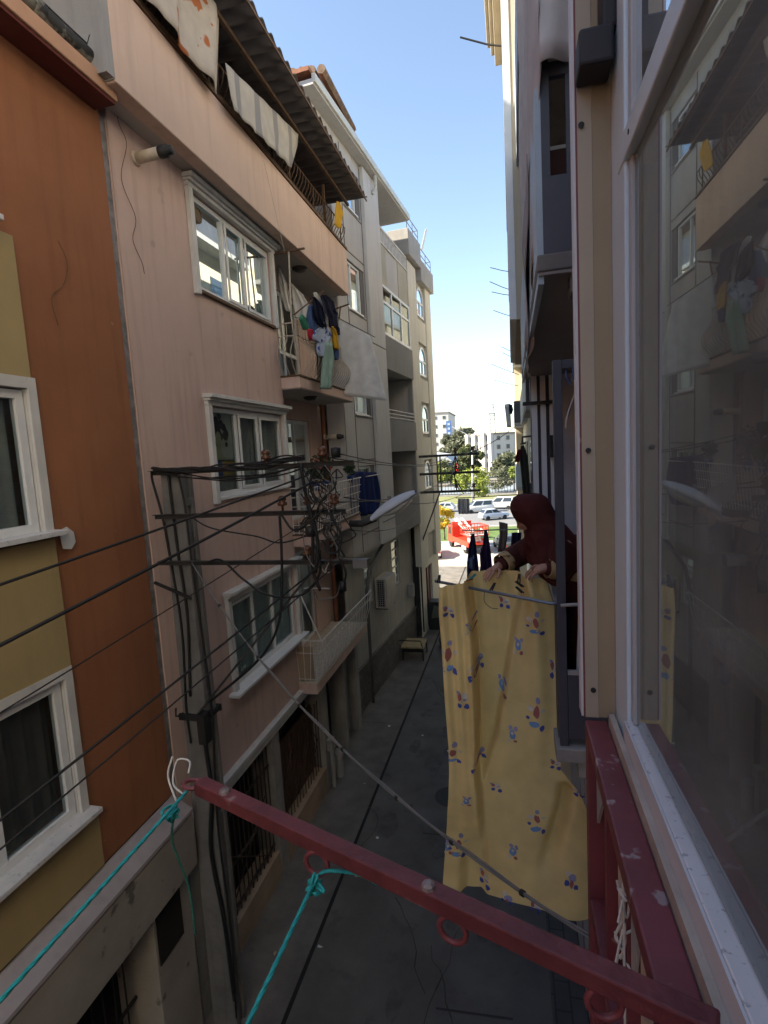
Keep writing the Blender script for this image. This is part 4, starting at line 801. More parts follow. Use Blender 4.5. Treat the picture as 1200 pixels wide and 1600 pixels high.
# red railing
rl = thing('railing', 'oxblood red iron railing with a flat top rail below the big window', 'railing', (.16, 0, 5.8))
b = MB(); b.box(.152, .2025, -2.4, 1.297, 6.692, 6.73); b.build('top_rail', REDP, rl, bevel=.004)
b = MB(); b.box(.153, .2, 1.25, 1.296, 5.7, 6.691); b.box(.153, .2, -1.2, -1.155, 5.7, 6.691); b.build('post', REDP, rl, bevel=.003)
b = MB(); b.box(.1525, .2005, -2.4, 1.249, 6.26, 6.30); b.box(.1525, .2005, -2.4, 1.249, 5.70, 5.74); b.build('lower_rail', REDD, rl, bevel=.003)
b = MB()
for k in range(13): b.box(.165, .187, 1.08 - k * .2, 1.102 - k * .2, 5.741, 6.259); b.box(.165, .187, 1.08 - k * .2, 1.102 - k * .2, 6.301, 6.691)
b.build('baluster', REDP, rl)
b = MB(); b.prism([(.17, 1.245, 6.69), (.17, 1.10, 6.69), (.17, 1.245, 6.5)], (.006, 0, 0)); b.prism([(.17, .87, 6.69), (.17, .80, 6.69), (.17, .87, 6.45)], (.006, 0, 0)); b.build('gusset', GREYP, rl)
b = MB()
def squiggle(c, r, n, rad):
    p = []
    for k in range(n): p.append(Vector(c) + Vector((random.gauss(0, r[0]), random.gauss(0, r[1]), random.gauss(0, r[2]))))
    b.tube(spline(p, 8), rad, 5)
STRING = mat('white_string', (.55, .53, .48), .8)
for zc in (6.62, 6.56, 6.50): squiggle((.162, .88, zc), (.008, .012, .03), 8, .0022)
b.tube([(.16, .88, 6.69), (.163, .885, 6.35), (.162, .88, 5.9)], .0025, 5); tag(b.build('string', STRING), 'knotted white string tied round the red railing', 'string')
# the red clothes arm
ZB = 6.765
A0, A1 = PZ(312, 1227, ZB), PZ(1125, 1612, ZB); dA = (A1 - A0).normalized(); sA = dA.cross(Vector((0, 0, 1)))
am = thing('laundry_boom', 'oxblood red square iron arm with welded rings reaching over the alley', 'laundry boom', A1)
ab = MB(); ab.bar(A0, A1, .028, .027); ab.build('bar', REDD, am, bevel=.003)
b = MB()
for t_ in (.08, .52): b.lathe([(0, 0), (.011, 0), (.0095, .005), (.005, .008), (0, .0085)], A0 + dA * t_ + Vector((0, 0, .0135)) + sA * .003, 8)
b.build('weld', mat('bare_weld', (.24, .19, .18), .5, .3, var=.4, scale=30), am)
rings = []
def ring(c, nrm, r=.0195, lab=None):
    n_ = Vector(nrm).normalized(); a = n_.orthogonal().normalized(); q = n_.cross(a); b = MB()
    b.tube([c + (a * math.cos(k * .3927) + q * math.sin(k * .3927)) * r for k in range(16)], .0043, 8, closed=True)
    rings.append(c); return b.build('ring', REDP, am, smooth=True)
below = Vector((0, 0, -.030))
ring(A0 - dA * .02 + Vector((0, 0, -.004)), (0.1, .2, 1)); ring(PZ(493, 1322, ZB) + below, sA + dA * .3); ring(PZ(706, 1422, ZB) + below, sA + dA * .15); ring(PZ(944, 1532, ZB) + below, sA + dA * .4)
TEAL = mat('teal_rope', (.012, .30, .30), .7, var=.25, scale=60)
def rope(label, pts, r=.0033, knot=None, m=TEAL):
    b = MB()
    for ph in (0, 2.1, 4.2):
        pp = []; acc = 0
        for i, p in enumerate(pts):
            t = (pts[min(i + 1, len(pts) - 1)] - pts[max(i - 1, 0)]).normalized(); a = t.orthogonal().normalized(); q = t.cross(a); an = i * .9 + ph
            pp.append(p + (a * math.cos(an) + q * math.sin(an)) * r * .5)
        b.tube(pp, r * .62, 5)
    if knot is not None:
        for k in range(5): b.tube(spline([knot + Vector((random.gauss(0, .007), random.gauss(0, .008), random.gauss(0, .008))) for _ in range(6)], 5), r * .8, 5)
    return tag(b.build('rope', m, smooth=True), label, 'rope')
def dense(p, q, n, s): return sag(p, q, s, n)
k0 = rings[0] + Vector((-.005, -.03, -.012)); rope('teal rope running from the tip of the red boom to the lower left', dense(rings[0] + Vector((.0, -.02, 0)), Vector((-.66, -1.6, 6.73)), 260, .02), knot=k0 + Vector((0, -.03, -.01)))
k1 = rings[1] + Vector((0, -.015, -.03)); rope('teal rope tied to the second ring of the red boom and running down', dense(rings[1] + Vector((0, 0, -.02)), Vector((-.41, -1.6, 6.70)), 260, .025), knot=k1)
rope('short free end of teal rope curling off the second ring', spline([rings[1] + Vector((0, 0, -.022)), rings[1] + Vector((.024, -.008, -.004)), rings[1] + Vector((.07, .0, -.010)), rings[1] + Vector((.10, .01, -.032))], 14), .003)
rope('thin green rope end dangling straight down from the knot at the boom tip', spline([k0 + Vector((0, -.03, -.01)), k0 + Vector((-.01, -.03, -.07)), k0 + Vector((.009, -.022, -.17)), k0 + Vector((.012, -.022, -.27))], 14), .0022, m=mat('green_rope', (.02, .12, .09), .8))
b = MB()
b.tube(spline([rings[0] + Vector((-.01, -.02, -.01)), rings[0] + Vector((-.035, -.015, .008)), rings[0] + Vector((-.038, .008, .042)), rings[0] + Vector((-.015, .015, .038)), rings[0] + Vector((-.009, .0, .022))], 8), .002, 6)
b.tube(spline([rings[0] + Vector((-.02, -.03, -.02)), rings[0] + Vector((-.045, -.015, .022)), rings[0] + Vector((-.042, .0, .055))], 8), .002, 6)
tag(b.build('string', STRING, smooth=True), 'loose loop of white cord at the tip of the red boom', 'string')

# ------------------------------------------------------------------ slate balcony house next door
SLATE = mat('slate_panel', (.062, .066, .082), .55, var=.12, scale=3); SLATEL = mat('blue_grey_panel', (.36, .44, .50), .5, var=.06, scale=2, streak=.2); STRW = mat('white_stripe', (.74, .75, .76), .6, var=.05)
BLUEW = mat('stained_pale_wall', (.50, .51, .54), .9, var=.12, scale=1.4, spots=((.15, .13, .12), 1.1, .62, .7))
nb = thing('balcony_house', 'slate panelled balcony house next door where the woman leans out', 'house', (.9, 5.5, 0))
b = MB(); b.box(1.5, 6, 1.31, 8.2, 0, 16); b.box(.5, 6, 1.31, 3.1, 0, 5.3); b.box(.75, 1.5, 1.31, 8.2, 0, 5.2); b.box(.36, 6, 1.31, 1.45, 0, 16); b.build('wall', BLUEW, nb)
b = MB(); b.box(.62, 1.5, 7.8, 8.2, 5.5, 8.33); b.build('end_wall', BLUEW, nb)
b = MB()
for x0, x1 in ((.28, .355), (.40, .47), (.52, .60)): b.box(x0, x1, 7.83, 8.2, 5.5, 8.33)
b.build('white_stripe', STRW, nb)
b = MB(); b.box(.27, .619, 7.9, 8.19, 5.5, 8.32); b.build('slate_stripe', SLATE, nb)
for z in (5.46, 8.34, 11.3, 14.2):
    x0 = .21 if z < 6 else .165
    b = MB(); b.box(x0, 1.5, 3.2, 8.2, z, z + .09); b.box(.34, 1.5, 3.24, 3.4, z - .12, z - .002); b.build('balcony_slab', CONC if z < 6 else CONCD, nb, bevel=.008)
b = MB(); b.box(.172, 1.499, 3.21, 7.79, 8.322, 8.339); b.build('soffit', mat('brown_grey_soffit', (.27, .25, .235), .9, var=.12, scale=1.5), nb)
for z in (8.34, 11.3):
    MB().box(.168, .20, 3.23, 8.18, z - .06, z + .95).build('front_panel', SLATEL, nb)
    MB().box(.2005, 1.2, 3.23, 3.26, z + .0905, z + .50).build('end_panel', SLATE, nb)
    b = MB(); b.box(.2005, .245, 3.23, 3.28, z + .501, z + 2.2); b.box(.2455, 1.2, 3.232, 3.27, z + 1.0, z + 1.07); b.box(.33, .35, 3.235, 3.265, z + .501, z + .999); b.build('end_frame', SLATE, nb)
b = MB(); b.box(.25, .6, 3.5, 3.54, 8.8, 9.1); b.build('stored_board', mat('dark_brown_board', (.07, .025, .02), .8), nb)
MB().box(.24, .6, 3.6, 3.62, 9.10, 9.17).build('stored_sheet', PVC2, nb)
MB().box(.232, .262, 3.31, 7.8, 5.56, 6.42).build('front_panel', SLATE, nb)
MB().box(.222, .272, 3.31, 7.8, 6.425, 6.46).build('front_rail', mat('blue_grey_rail', (.20, .23, .29), .4), nb)
b = MB(); b.box(.235, .285, 3.23, 3.28, 5.5505, 7.86); b.box(.2855, 1.2, 3.235, 3.275, 7.81, 7.86); b.build('corner_post', SLATE, nb, bevel=.004)
b = MB(); b.box(.287, 1.2, 3.235, 3.265, 5.60, 6.0); b.build('end_panel', SLATE, nb); b = MB(); b.box(.287, 1.2, 3.24, 3.26, 6.002, 6.03); b.build('end_rail', GREYP, nb)
b = MB(); b.tube([(.31, 3.27, 7.84), (.31, 3.25, 7.76), (.33, 3.25, 7.72)], .008, 5); b.box(.34, .36, 3.225, 3.24, 7.74, 7.83); b.build('hook', mat('blue_hook', (.03, .05, .15), .5), nb)
b = MB(); b.tube(spline([(.62, 4.4, 8.4), (.56, 4.4, 8.0), (.42, 4.3, 7.62), (.40, 4.3, 7.5)]), .006, 5); b.tube(spline([(.66, 5, 7.7), (.7, 5, 7.4), (.78, 5, 7.25)]), .008, 5); b.build('loose_cord', PVC2, nb)
b = MB()
b.box(.16, .62, 7.78, 7.81, 7.93, 7.98)
b.box(.5, .6, 7.6, 7.8, 7.2, 7.5); b.build('hanger_rail', IRON, nb)
# fabric screens of the upper balcony
FAB = clothmat('grey_beige_fabric', (.56, .535, .52), trans=.12)
o = MB()
def fab(u, v):           # wraps from the near end round to the street front; hangs in long slanting folds
    if u < .3: x, y = .52 - (.52 - .185) * (u / .3), 3.16
    else: x, y = .185 - .01 * (u - .3), 3.16 + (u - .3) / .7 * 2.9
    k = max(0, u - .3) / .7; top = 12.2; bot = 9.40 - .05 * u / .3 if u < .3 else 9.35 - .50 * min(1, k / .15) - .75 * math.sin(min(1, k / .8) * 1.57)
    z = top + (bot - top) * v; f = .012 * math.sin(u * 46 + v * 5) + .018 * math.sin(u * 19 - v * 7)
    if u < .3: return Vector((x, y - .03 * math.sin((u / .3) * 9 + (z - 9.3) * 3.2) - .02 * math.sin((u / .3) * 4 - z * 5), z))
    return Vector((x - f, y, z))
o.grid(fab, 90, 24); tag(o.build('fabric_screen', FAB, nb if False else None, smooth=True, thick=.005), 'grey beige fabric screen draped round the upper slate balcony', 'fabric screen')
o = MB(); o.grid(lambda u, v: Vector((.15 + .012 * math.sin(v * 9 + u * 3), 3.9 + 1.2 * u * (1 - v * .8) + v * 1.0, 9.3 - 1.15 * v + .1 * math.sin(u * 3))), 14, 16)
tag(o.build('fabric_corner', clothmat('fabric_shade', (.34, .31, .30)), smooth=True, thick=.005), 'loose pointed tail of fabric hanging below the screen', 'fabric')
o = MB(); o.grid(lambda u, v: Vector((.182 + .006 * math.sin(v * 12), 3.5 + 1.6 * u * (1 - v * .8), 9.2 - .75 * v)), 8, 12)
tag(o.build('dark_cloth', clothmat('black_cloth', (.02, .02, .03)), smooth=True, thick=.005), 'narrow black cloth hanging behind the fabric tail', 'cloth')

# ------------------------------------------------------------------ cream buildings further along on the right
CR2 = mat('cream_stone', (.50, .44, .33), .9, var=.08, scale=.8, streak=.3)
cb = thing('cream_building', 'cream building with a moulded roof cornice behind the slate balconies', 'building', (2, 10.5, 0))
b = MB(); b.box(.6, 6, 8.25, 12.8, 0, 9.2); b.box(.12, 6, 8.25, 12.8, 9.2, 15.5); b.build('wall', CR2, cb)
b = MB(); b.box(-.12, 6, 8.25, 12.8, 15.5, 15.75); b.box(-.20, 6, 8.25, 12.85, 15.752, 15.95); b.box(-.28, 6, 8.25, 12.9, 15.952, 16.2); b.build('cornice', CR2, cb, bevel=.02)
b = MB(); 
for z in (9.25, 12.1): b.box(.02, .119, 8.25, 12.8, z, z + .25)
b.build('string_course', PVC2, cb)
for z in (10.2, 13.0):
    for y in (8.8, 10.8): 
        f = MB().box(.09, .119, y, y + 1.2, z, z + 1.5).build('window', PVC, cb); MB().box(.082, .089, y + .08, y + 1.12, z + .08, z + 1.42).build('pane', glass('dark_pane'), f)
b = MB(); b.box(.02, .118, 8.24, 8.30, 9.21, 15.4); b.build('corner_board', PVC, cb)
cb3 = thing('balcony_building', 'long pale building with stacked slate balconies at the far right end of the alley', 'building', (2, 22, 0))
b = MB(); b.box(.55, 6, 13, 32, 0, 15.4); b.box(.20, .549, 27, 31.9, 0, 15.3); b.build('wall', CR2, cb3)
b = MB(); b.box(.05, 6, 12.95, 32.1, 15.4, 15.7); b.build('roof_edge', mat('brown_fascia', (.16, .09, .07), .8), cb3)
for fi, z in enumerate((5.5, 8.35, 11.2, 14.0)):
    for y0, y1, xx in ((13.4, 17.6, .05 if z > 9 else .35), (19, 23.5, .18 if z > 9 else .38), (24.5, 29, .13)):
        s_ = MB().box(xx, .548, y0, y1, z - .15, z).build('balcony_slab', GREYP, cb3)
        c_ = MB(); c_.box(xx, xx + .05, y0, y1, z + .001, z + .95); c_.box(xx + .0505, .6, y0, y0 + .05, z + .001, z + .95); c_.build('balcony_parapet', SLATE if (fi + int(y0)) % 3 else SLATEL, s_)
for z in (5.6, 8.5, 11.3, 14.1):
    for y in (14.2, 15.8, 20, 22, 25.2): MB().box(.53, .549, y, y + 1.0, z, z + 1.9).build('window', glass('dark_pane'), cb3)
HG = 'drying rods on the right hand balconies'
for i, (u0, v0, u1, v1, y, lab) in enumerate([(800, 73, 719, 58, 8.7, 'dark rod sticking far out into the sky, topmost on the right'), (796, 424, 766, 418, 18, 'thin rod against the sky, second from the top on the right'), (796, 452, 765, 440, 18, 'thin bent rod against the sky, third from the top'), (798, 461, 768, 456, 18, 'thin rod just below the bent one'), (800, 494, 771, 485, 20, 'thin slanting rod level with the grey loggia'), (800, 549, 784, 542, 22, 'short rod below the middle of the sky'), (801, 558, 785, 551, 22, 'short rod, lower of a close pair'),
        (802, 582, 768, 569, 22, 'long slanting rod above the far street lamp'), (802, 601, 772, 594, 22, 'thin rod just above the white washing'), (804, 629, 784, 627, 24, 'lowest short rod carrying the white washing')]):
    p, q = PY(u0, v0, y), PY(u1, v1, y); p = p + (p - q) * (.25 if y > 10 else .05); b = MB(); b.tube([p, p.lerp(q, .5) + Vector((0, .03, -.01)), q], .011 if y > 10 else .013, 5)
    tag(b.build('drying_rod', IRON), lab, 'drying rod', HG)
cloth('washing', 'white washing with a dark piece hanging against the sky on the right', 'washing', SHEET, [(632, 788, 797, 630), (648, 790, 798), (668, 792, 799)], py_(24), (0, -1, 0), .06, 2, nu=10)
cloth('dark_garment', 'dark garment beside the white washing against the sky', 'garment', NAVY, [(632, 795, 800), (640, 795, 802), (647, 796, 800)], py_(23.9), (0, -1, 0), .05, 1, nu=8)
cloth('long_cloth', 'long dark olive cloth with a wine edge hanging beyond the woman', 'cloth', clothmat('olive_dark', (.045, .045, .035)), [(696, 814, 819), (715, 812, 825), (745, 815, 827), (782, 818, 830)], py_(8.0), (0, -1, 0), .03, 2, nu=14)
cloth('wine_cloth', 'small wine red cloth hanging left of the long olive cloth', 'cloth', clothmat('wine_cloth', (.09, .012, .02)), [(702, 810, 816), (712, 806, 814), (722, 805, 811)], py_(7.9), (0, -1, 0), .02, 1, nu=8)
b = MB(); b.tube([PY(822, 692, 8.0), PY(813, 694, 8.0)], .012, 5); b.tube([PY(835, 681, 8.1), PY(816, 683, 8.1), PY(816, 694, 8.0)], .014, 5); tag(b.build('drying_rail', IRON), 'black rail carrying the long olive cloth', 'drying rail')
# ------------------------------------------------------------------ washing round the woman
LINEY = 4.6
tag(MB().tube([PY(722, 829, LINEY), PY(770, 828, LINEY), PY(842, 826, LINEY)], .006, 6).build('clothes_line', mat('line_green', (.10, .17, .16), .6)), 'greenish clothes line stretched beyond the woman', 'line')
PURP = clothmat('plum_cloth', (.025, .012, .045)); DKB = clothmat('dark_blue_print', (.014, .016, .05), (.10, .16, .28), 'blot', 'z', 9)
cloth('trousers', 'dark blue trousers pegged on the green line, left of the pair', 'trousers', DKB, [(834, 737, 741), (855, 733, 744), (880, 730, 747), (905, 730, 749)], py_(LINEY), (0, -1, 0), .025, 2, 'dark clothes on the green line', nu=14)
cloth('trousers', 'plum coloured trousers pegged on the green line, right of the pair', 'trousers', PURP, [(829, 757, 761), (850, 755, 765), (866, 750, 767), (885, 751, 769), (905, 748, 770)], py_(LINEY), (0, -1, 0), .025, 2, 'dark clothes on the green line', nu=14)
cloth('dark_garment', 'black garment hanging behind the reaching arms', 'garment', NAVY, [(832, 800, 815), (860, 798, 812), (890, 792, 812), (912, 788, 816)], py_(4.9), (0, -1, 0), .03, 2, nu=14)
cloth('brown_cloth', 'narrow grey brown cloth hanging in front of the parked dark car', 'cloth', clothmat('grey_brown', (.13, .10, .085)), [(815, 780, 793, 818), (835, 781, 793), (862, 778, 789)], py_(6.0), (0, -1, 0), .02, 1.5, nu=10)
cloth('striped_cloth', 'grey striped cloth hanging above the red truck', 'cloth', clothmat('grey_stripes', (.75, .75, .74), (.35, .35, .35), None, 'x', 7, trans=.4), [(779, 716, 733), (790, 715, 734), (803, 717, 733)], py_(9.0), (0, -1, 0), .03, 3, nu=24)
tag(MB().tube([PY(712, 778, 9.0), PY(740, 777, 9.0), PY(822, 772, 9.2)], .008, 5).build('drying_rod', IRON), 'thin rod carrying the grey striped cloth', 'drying rod')
# ------------------------------------------------------------------ drying frame and the yellow sheet
df = thing('clothes_dryer', 'grey blue metal clothes dryer reaching out from the slate balcony', 'clothes dryer', (.24, 3.3, 6.55))
FR = mat('steel_blue_tube', (.16, .19, .24), .35, .4)
r0, r1 = PY(680, 908, 3.52), PY(861, 943, 3.30)
b = MB(); b.tube([r0, r1, r1 + Vector((.075, -.01, .012))], .0105, 8); b.build('rod', FR, df, smooth=True)
b = MB(); b.tube([PY(876, 946, 3.2), PY(912, 944, 3.2)], .010, 8); b.build('bracket', GREYP, df, smooth=True)
ROWS = [(909, 690, 851, 901), (950, 690, 866, 946), (1000, 694, 871, 1000), (1080, 699, 874, 1084), (1150, 704, 875, 1160), (1192, 705, 876, 1202), (1225, 704, 906, 1238), (1265, 701, 924, 1282), (1330, 696, 930, 1352), (1384, 692, 931, 1432)]
YS = 3.46
def lerp_rows(t):
    k = t * (len(ROWS) - 1); i = min(int(k), len(ROWS) - 2); f = k - i; return [ROWS[i][j] + (ROWS[i + 1][j] - ROWS[i][j]) * f for j in range(4)]
def ss(a, c, x): x = max(0, min(1, (x - a) / (c - a))); return x * x * (3 - 2 * x)
def sheet(u, t, lift=0.):
    r = lerp_rows(t); sagtop = 0.
    if t < .12: sagtop = (14 * math.sin(u * math.pi * 1.0) * (1 - t / .12)) * (1 if u < .8 else (1 - u) / .2)
    uu = r[1] + (r[2] - r[1]) * u; vv = r[0] + (r[3] - r[0]) * u - sagtop * .45 + 5 * math.sin(u * 9) * max(0, t - .85) / .15
    # pleats: a strip standing forward on the left, a slanting pleat, small gathers at the top, a soft hollow low on the right
    e1 = .24 + .02 * math.sin(t * 7); e2 = .80 - .66 * t * 1.25
    d = .13 * (1 - ss(e1 - .02, e1 + .035, u)) * (1 - ss(.72, .9, t)) * (1 + .15 * math.sin(u * 60) * (1 - t))
    if t < .7 and e2 > e1: d -= .17 * ss(e1, e1 + .03, u) * (1 - ss(e2 - .05, e2 + .01, u)) * (1 - ss(.45, .7, t)) * (1 - .3 * ss(e1, e2, u))
    d += .08 * math.exp(-((u - (.86 - .1 * t)) / .10) ** 2) * (1 - t)
    d += .012 * math.sin(u * 40 + 3 * t) * (1 - ss(.0, .35, t)) + .01 * math.sin(u * 17 + t * 6) + .006 * math.sin(t * 23 + u * 5)
    lx = (u - (.93 - (t - .62) * .95)); d -= .11 * math.exp(-(lx / .05) ** 2) * ss(.60, .68, t) * (1 - ss(.83, .93, t))
    d += .05 * math.sin(min(1, max(0, (u - .3) / .7)) * math.pi) * ss(.5, 1, t)
    d += .035 * (1 - ss(.06, .14, u)) * ss(.72, .95, t) - .07 * ss(.1, .16, u) * (1 - ss(.24, .30, u)) * ss(.78, .92, t)
    p = PY(uu, vv, YS); n = (Vector((0, 0, H)) - p).normalized(); return p + Vector((0, -1, 0)) * (d + lift * 1) + n * 0
YEL = clothmat('yellow_sheet', (.88, .70, .33), trans=.36)
sb = MB(); sb.grid(sheet, 110, 120)
def find(u, v):
    best = None
    for i in range(61):
        for j in range(61):
            r = lerp_rows(j / 60); a, c = r[1] + (r[2] - r[1]) * i / 60, r[0] + (r[3] - r[0]) * i / 60; e = (a - u) ** 2 + (c - v) ** 2
            if best is None or e < best[0]: best = (e, i / 60, j / 60)
    return best[1], best[2]
def blob(cu, ct, ru, rt, mi, n=9, lf=.004, irr=.25):
    ring_ = [sheet(min(1, max(0, cu + ru * math.cos(k * 6.283 / n) * random.uniform(1 - irr, 1 + irr))), min(1, max(0, ct + rt * math.sin(k * 6.283 / n) * random.uniform(1 - irr, 1 + irr))), lf) for k in range(n)]
    sb.add([sheet(cu, ct, lf)] + ring_, [(0, 1 + k, 1 + (k + 1) % n) for k in range(n)], mi)
random.seed(5)
MOT = [(788, 952, 0), (836, 968, 1), (744, 1046, 2), (703, 1012, 1), (808, 1014, 3), (726, 1085, 0), (838, 1104, 1), (866, 1042, 0), (800, 1150, 3), (711, 1156, 1), (748, 1187, 2), (866, 1191, 0), (776, 1232, 0), (731, 1232, 3), (838, 1275, 1), (906, 1240, 2), (803, 1328, 3), (717, 1308, 1), (889, 1370, 2), (755, 1383, 0), (700, 1318, 3), (705, 945, 0), (735, 975, 3), (792, 1405, 2), (835, 1410, 0), (784, 1085, 3)]
for (pu, pv, ty) in MOT:                   # small generic printed toys: trike wheels, kites, clouds, pinwheels
    u, t = find(pu, pv); W_ = 1 / (lerp_rows(t)[2] - lerp_rows(t)[1]); Ht = 1 / 505
    def B(dx, dy, rx, ry, mi, lf): blob(u + dx * W_ * .92, t + dy * Ht * .92, rx * W_ * .74, ry * Ht * .74, mi, 9, lf)
    if ty == 0: B(2, -2, 9, 7, 3, .003); B(-5, 6, 4.6, 4.6, 1, .0045); B(6, 9, 5, 5, 1, .0045); B(-4, -5, 4, 6, 2, .005); B(4, 0, 4, 2, 4, .006); B(-6, -10, 3, 3, 4, .006)
    if ty == 1: B(-2, 18, 12, 4.5, 5, .003); B(10, 22, 5, 5, 1, .0045); B(1, 2, 6, 10, 2, .0045); B(4, -13, 5, 6, 4, .005); B(-9, -2, 7, 5, 3, .004); B(12, 0, 5, 3, 3, .004); B(-13, 10, 4, 2.5, 1, .005)
    if ty == 2: B(3, -4, 9, 6, 4, .003); B(-7, 2, 5, 5, 1, .0045); B(8, 6, 5, 4, 1, .0045); B(1, 2, 4, 6, 2, .005); B(-4, -9, 6, 4, 3, .004)
    if ty == 3: B(0, 0, 7, 8, 5, .003); B(-3, -9, 4, 4, 4, .004); B(6, -8, 4, 4, 4, .004); B(-6, 8, 4, 3, 3, .0045); B(5, 8, 4, 3, 2, .0045); B(0, -2, 3, 3, 3, .005)
o = sb.build('printed_sheet', [YEL, clothmat('print_navy', (.07, .10, .34)), clothmat('print_red', (.36, .13, .12)), clothmat('print_white', (.62, .58, .50)), clothmat('print_orange', (.30, .30, .48)), clothmat('print_blue', (.16, .30, .55))], smooth=True, recalc=False)
tag(o, 'large yellow printed bed sheet hanging from the metal clothes dryer', 'sheet')
PEG = [mat('peg_black', (.02, .025, .03), .4), mat('peg_teal', (.05, .30, .30), .4), mat('peg_red', (.45, .05, .05), .4), mat('peg_orange', (.6, .2, .04), .4)]
for i, (u, v, c, an, y, lab) in enumerate([(770, 917, 0, .5, 3.36, 'dark clothes peg below the reaching hand'), (812, 913, 0, -.9, 3.33, 'dark clothes peg lying slanted on the sheet, upper of two'), (812, 922, 0, -.8, 3.33, 'dark clothes peg lying slanted on the sheet, lower of two'), (811, 904, 0, .1, 3.36, 'dark clothes peg upright near the gripping hand'), (732, 907, 3, 1.2, 3.42, 'orange red clothes peg at the rod'), (738, 902, 1, .8, 3.42, 'teal clothes peg next to the orange one'), (686, 905, 0, .2, 3.5, 'clothes peg at the tip of the rod')]):
    p = PY(u, v, y); d = Vector((math.sin(an), 0, math.cos(an))); q = MB()
    for s_ in (-1, 1): q.bar(p - d * .026 + Vector((s_ * .008, 0, 0)) * math.cos(an), p + d * .03 + Vector((s_ * .003, 0, 0)), .006, .010)
    q.tube([p + d * .004 - Vector((.008, 0, 0)), p + d * .004 + Vector((.008, 0, 0))], .004, 6)
    tag(q.build('clothes_peg', PEG[c]), lab, 'clothes peg', 'clothes pegs on the yellow sheet')
b = MB(); b.tube(spline([PY(757, 925, 3.35), PY(757, 940, 3.33), PY(768, 950, 3.33), PY(778, 951, 3.33)]), .002, 5); tag(b.build('string', IRON), 'thin dark thread hanging on the yellow sheet', 'string')
st = thing('broom', 'broom stick with a mint green grip standing in the slate balcony', 'broom', (.39, 3.36, 5.6))
MB().tube([PY(903, 1050, 3.36), PY(907, 938, 3.36)], .011, 8).build('stick', PVC2, st); MB().tube([PY(907, 938, 3.36), PY(909, 898, 3.36)], .017, 8).build('grip', mat('mint_plastic', (.12, .42, .36), .4), st)

# ------------------------------------------------------------------ the woman
SKIN = mat('skin', (.36, .20, .14), .55, var=.08, scale=12); MAR = clothmat('rust_brown_veil', (.07, .017, .016)); ROBE = clothmat('rust_brown_robe', (.06, .016, .014)); TRIM = clothmat('gold_brocade', (.36, .25, .13), (.13, .06, .03), 'blot', 'z', 22)
wom = thing('person', 'woman in a rust brown veil and robe leaning out to hang the yellow sheet', 'person', (.5, 3.6, 5.55))
def skin_mesh(name, nodes_, edges, m, parent, sub=2):
    me = bpy.data.meshes.new(name); off = OFF[parent]; me.from_pydata([tuple(Vector(p) - off) for p, r in nodes_], edges, []); me.materials.append(m)
    o = bpy.data.objects.new(name, me); COL.objects.link(o); o.parent = parent; OFF[o] = off
    md = o.modifiers.new('skin', 'SKIN'); md.use_smooth_shade = True
    for i, (p, r) in enumerate(nodes_): me.skin_vertices[0].data[i].radius = (r, r) if not isinstance(r, tuple) else r; me.skin_vertices[0].data[i].use_root = i == 0
    s_ = o.modifiers.new('sub', 'SUBSURF'); s_.levels = sub; s_.render_levels = sub
    return o
Q = PY
hd = Q(829, 806, 3.52); face = Vector((-.78, .18, -.60)).normalized(); upv = Vector((-.45, .05, .89)); side = face.cross(upv).normalized(); upv = side.cross(face)
pel, chest, neck = Vector((.50, 3.62, 6.32)), Q(872, 872, 3.60), Q(845, 836, 3.55)
shL, elL, wrL = Q(846, 846, 3.74), Q(808, 868, 3.74), Q(779, 884, 3.60)
shR, elR, wrR = Q(878, 852, 3.46), Q(872, 888, 3.40), Q(850, 887, 3.36)
N_ = [(pel, .14), (pel.lerp(chest, .5), .125), (chest, .13), (neck, .055), (hd - face * .02 + upv * .0, .088), (hd + upv * .06, .075),
      (shL, .062), (elL, .042), (wrL, .027), (shR, .062), (elR, .042), (wrR, .027),
      (Vector((.44, 3.70, 6.28)), .085), (Vector((.46, 3.70, 5.98)), .058), (Vector((.50, 3.70, 5.62)), .04), (Vector((.40, 3.68, 5.585)), .035),
      (Vector((.55, 3.54, 6.28)), .085), (Vector((.53, 3.52, 5.98)), .058), (Vector((.57, 3.50, 5.62)), .04), (Vector((.47, 3.48, 5.585)), .035)]
E_ = [(0, 1), (1, 2), (2, 3), (3, 4), (4, 5), (2, 6), (6, 7), (7, 8), (2, 9), (9, 10), (10, 11), (0, 12), (12, 13), (13, 14), (14, 15), (0, 16), (16, 17), (17, 18), (18, 19)]
def hand(wr, aim, palm_n, curl, tsign, spread=.35):
    """palm, five bent fingers of their own lengths and a thumb off the side, added to the body chain"""
    aim = aim.normalized(); pn = (palm_n - aim * palm_n.dot(aim)).normalized(); sd = aim.cross(pn) * tsign
    out = []; k0 = wr + aim * .035; pal = wr + aim * .062
    return aim, pn, sd, k0, pal
body_i = len(N_)
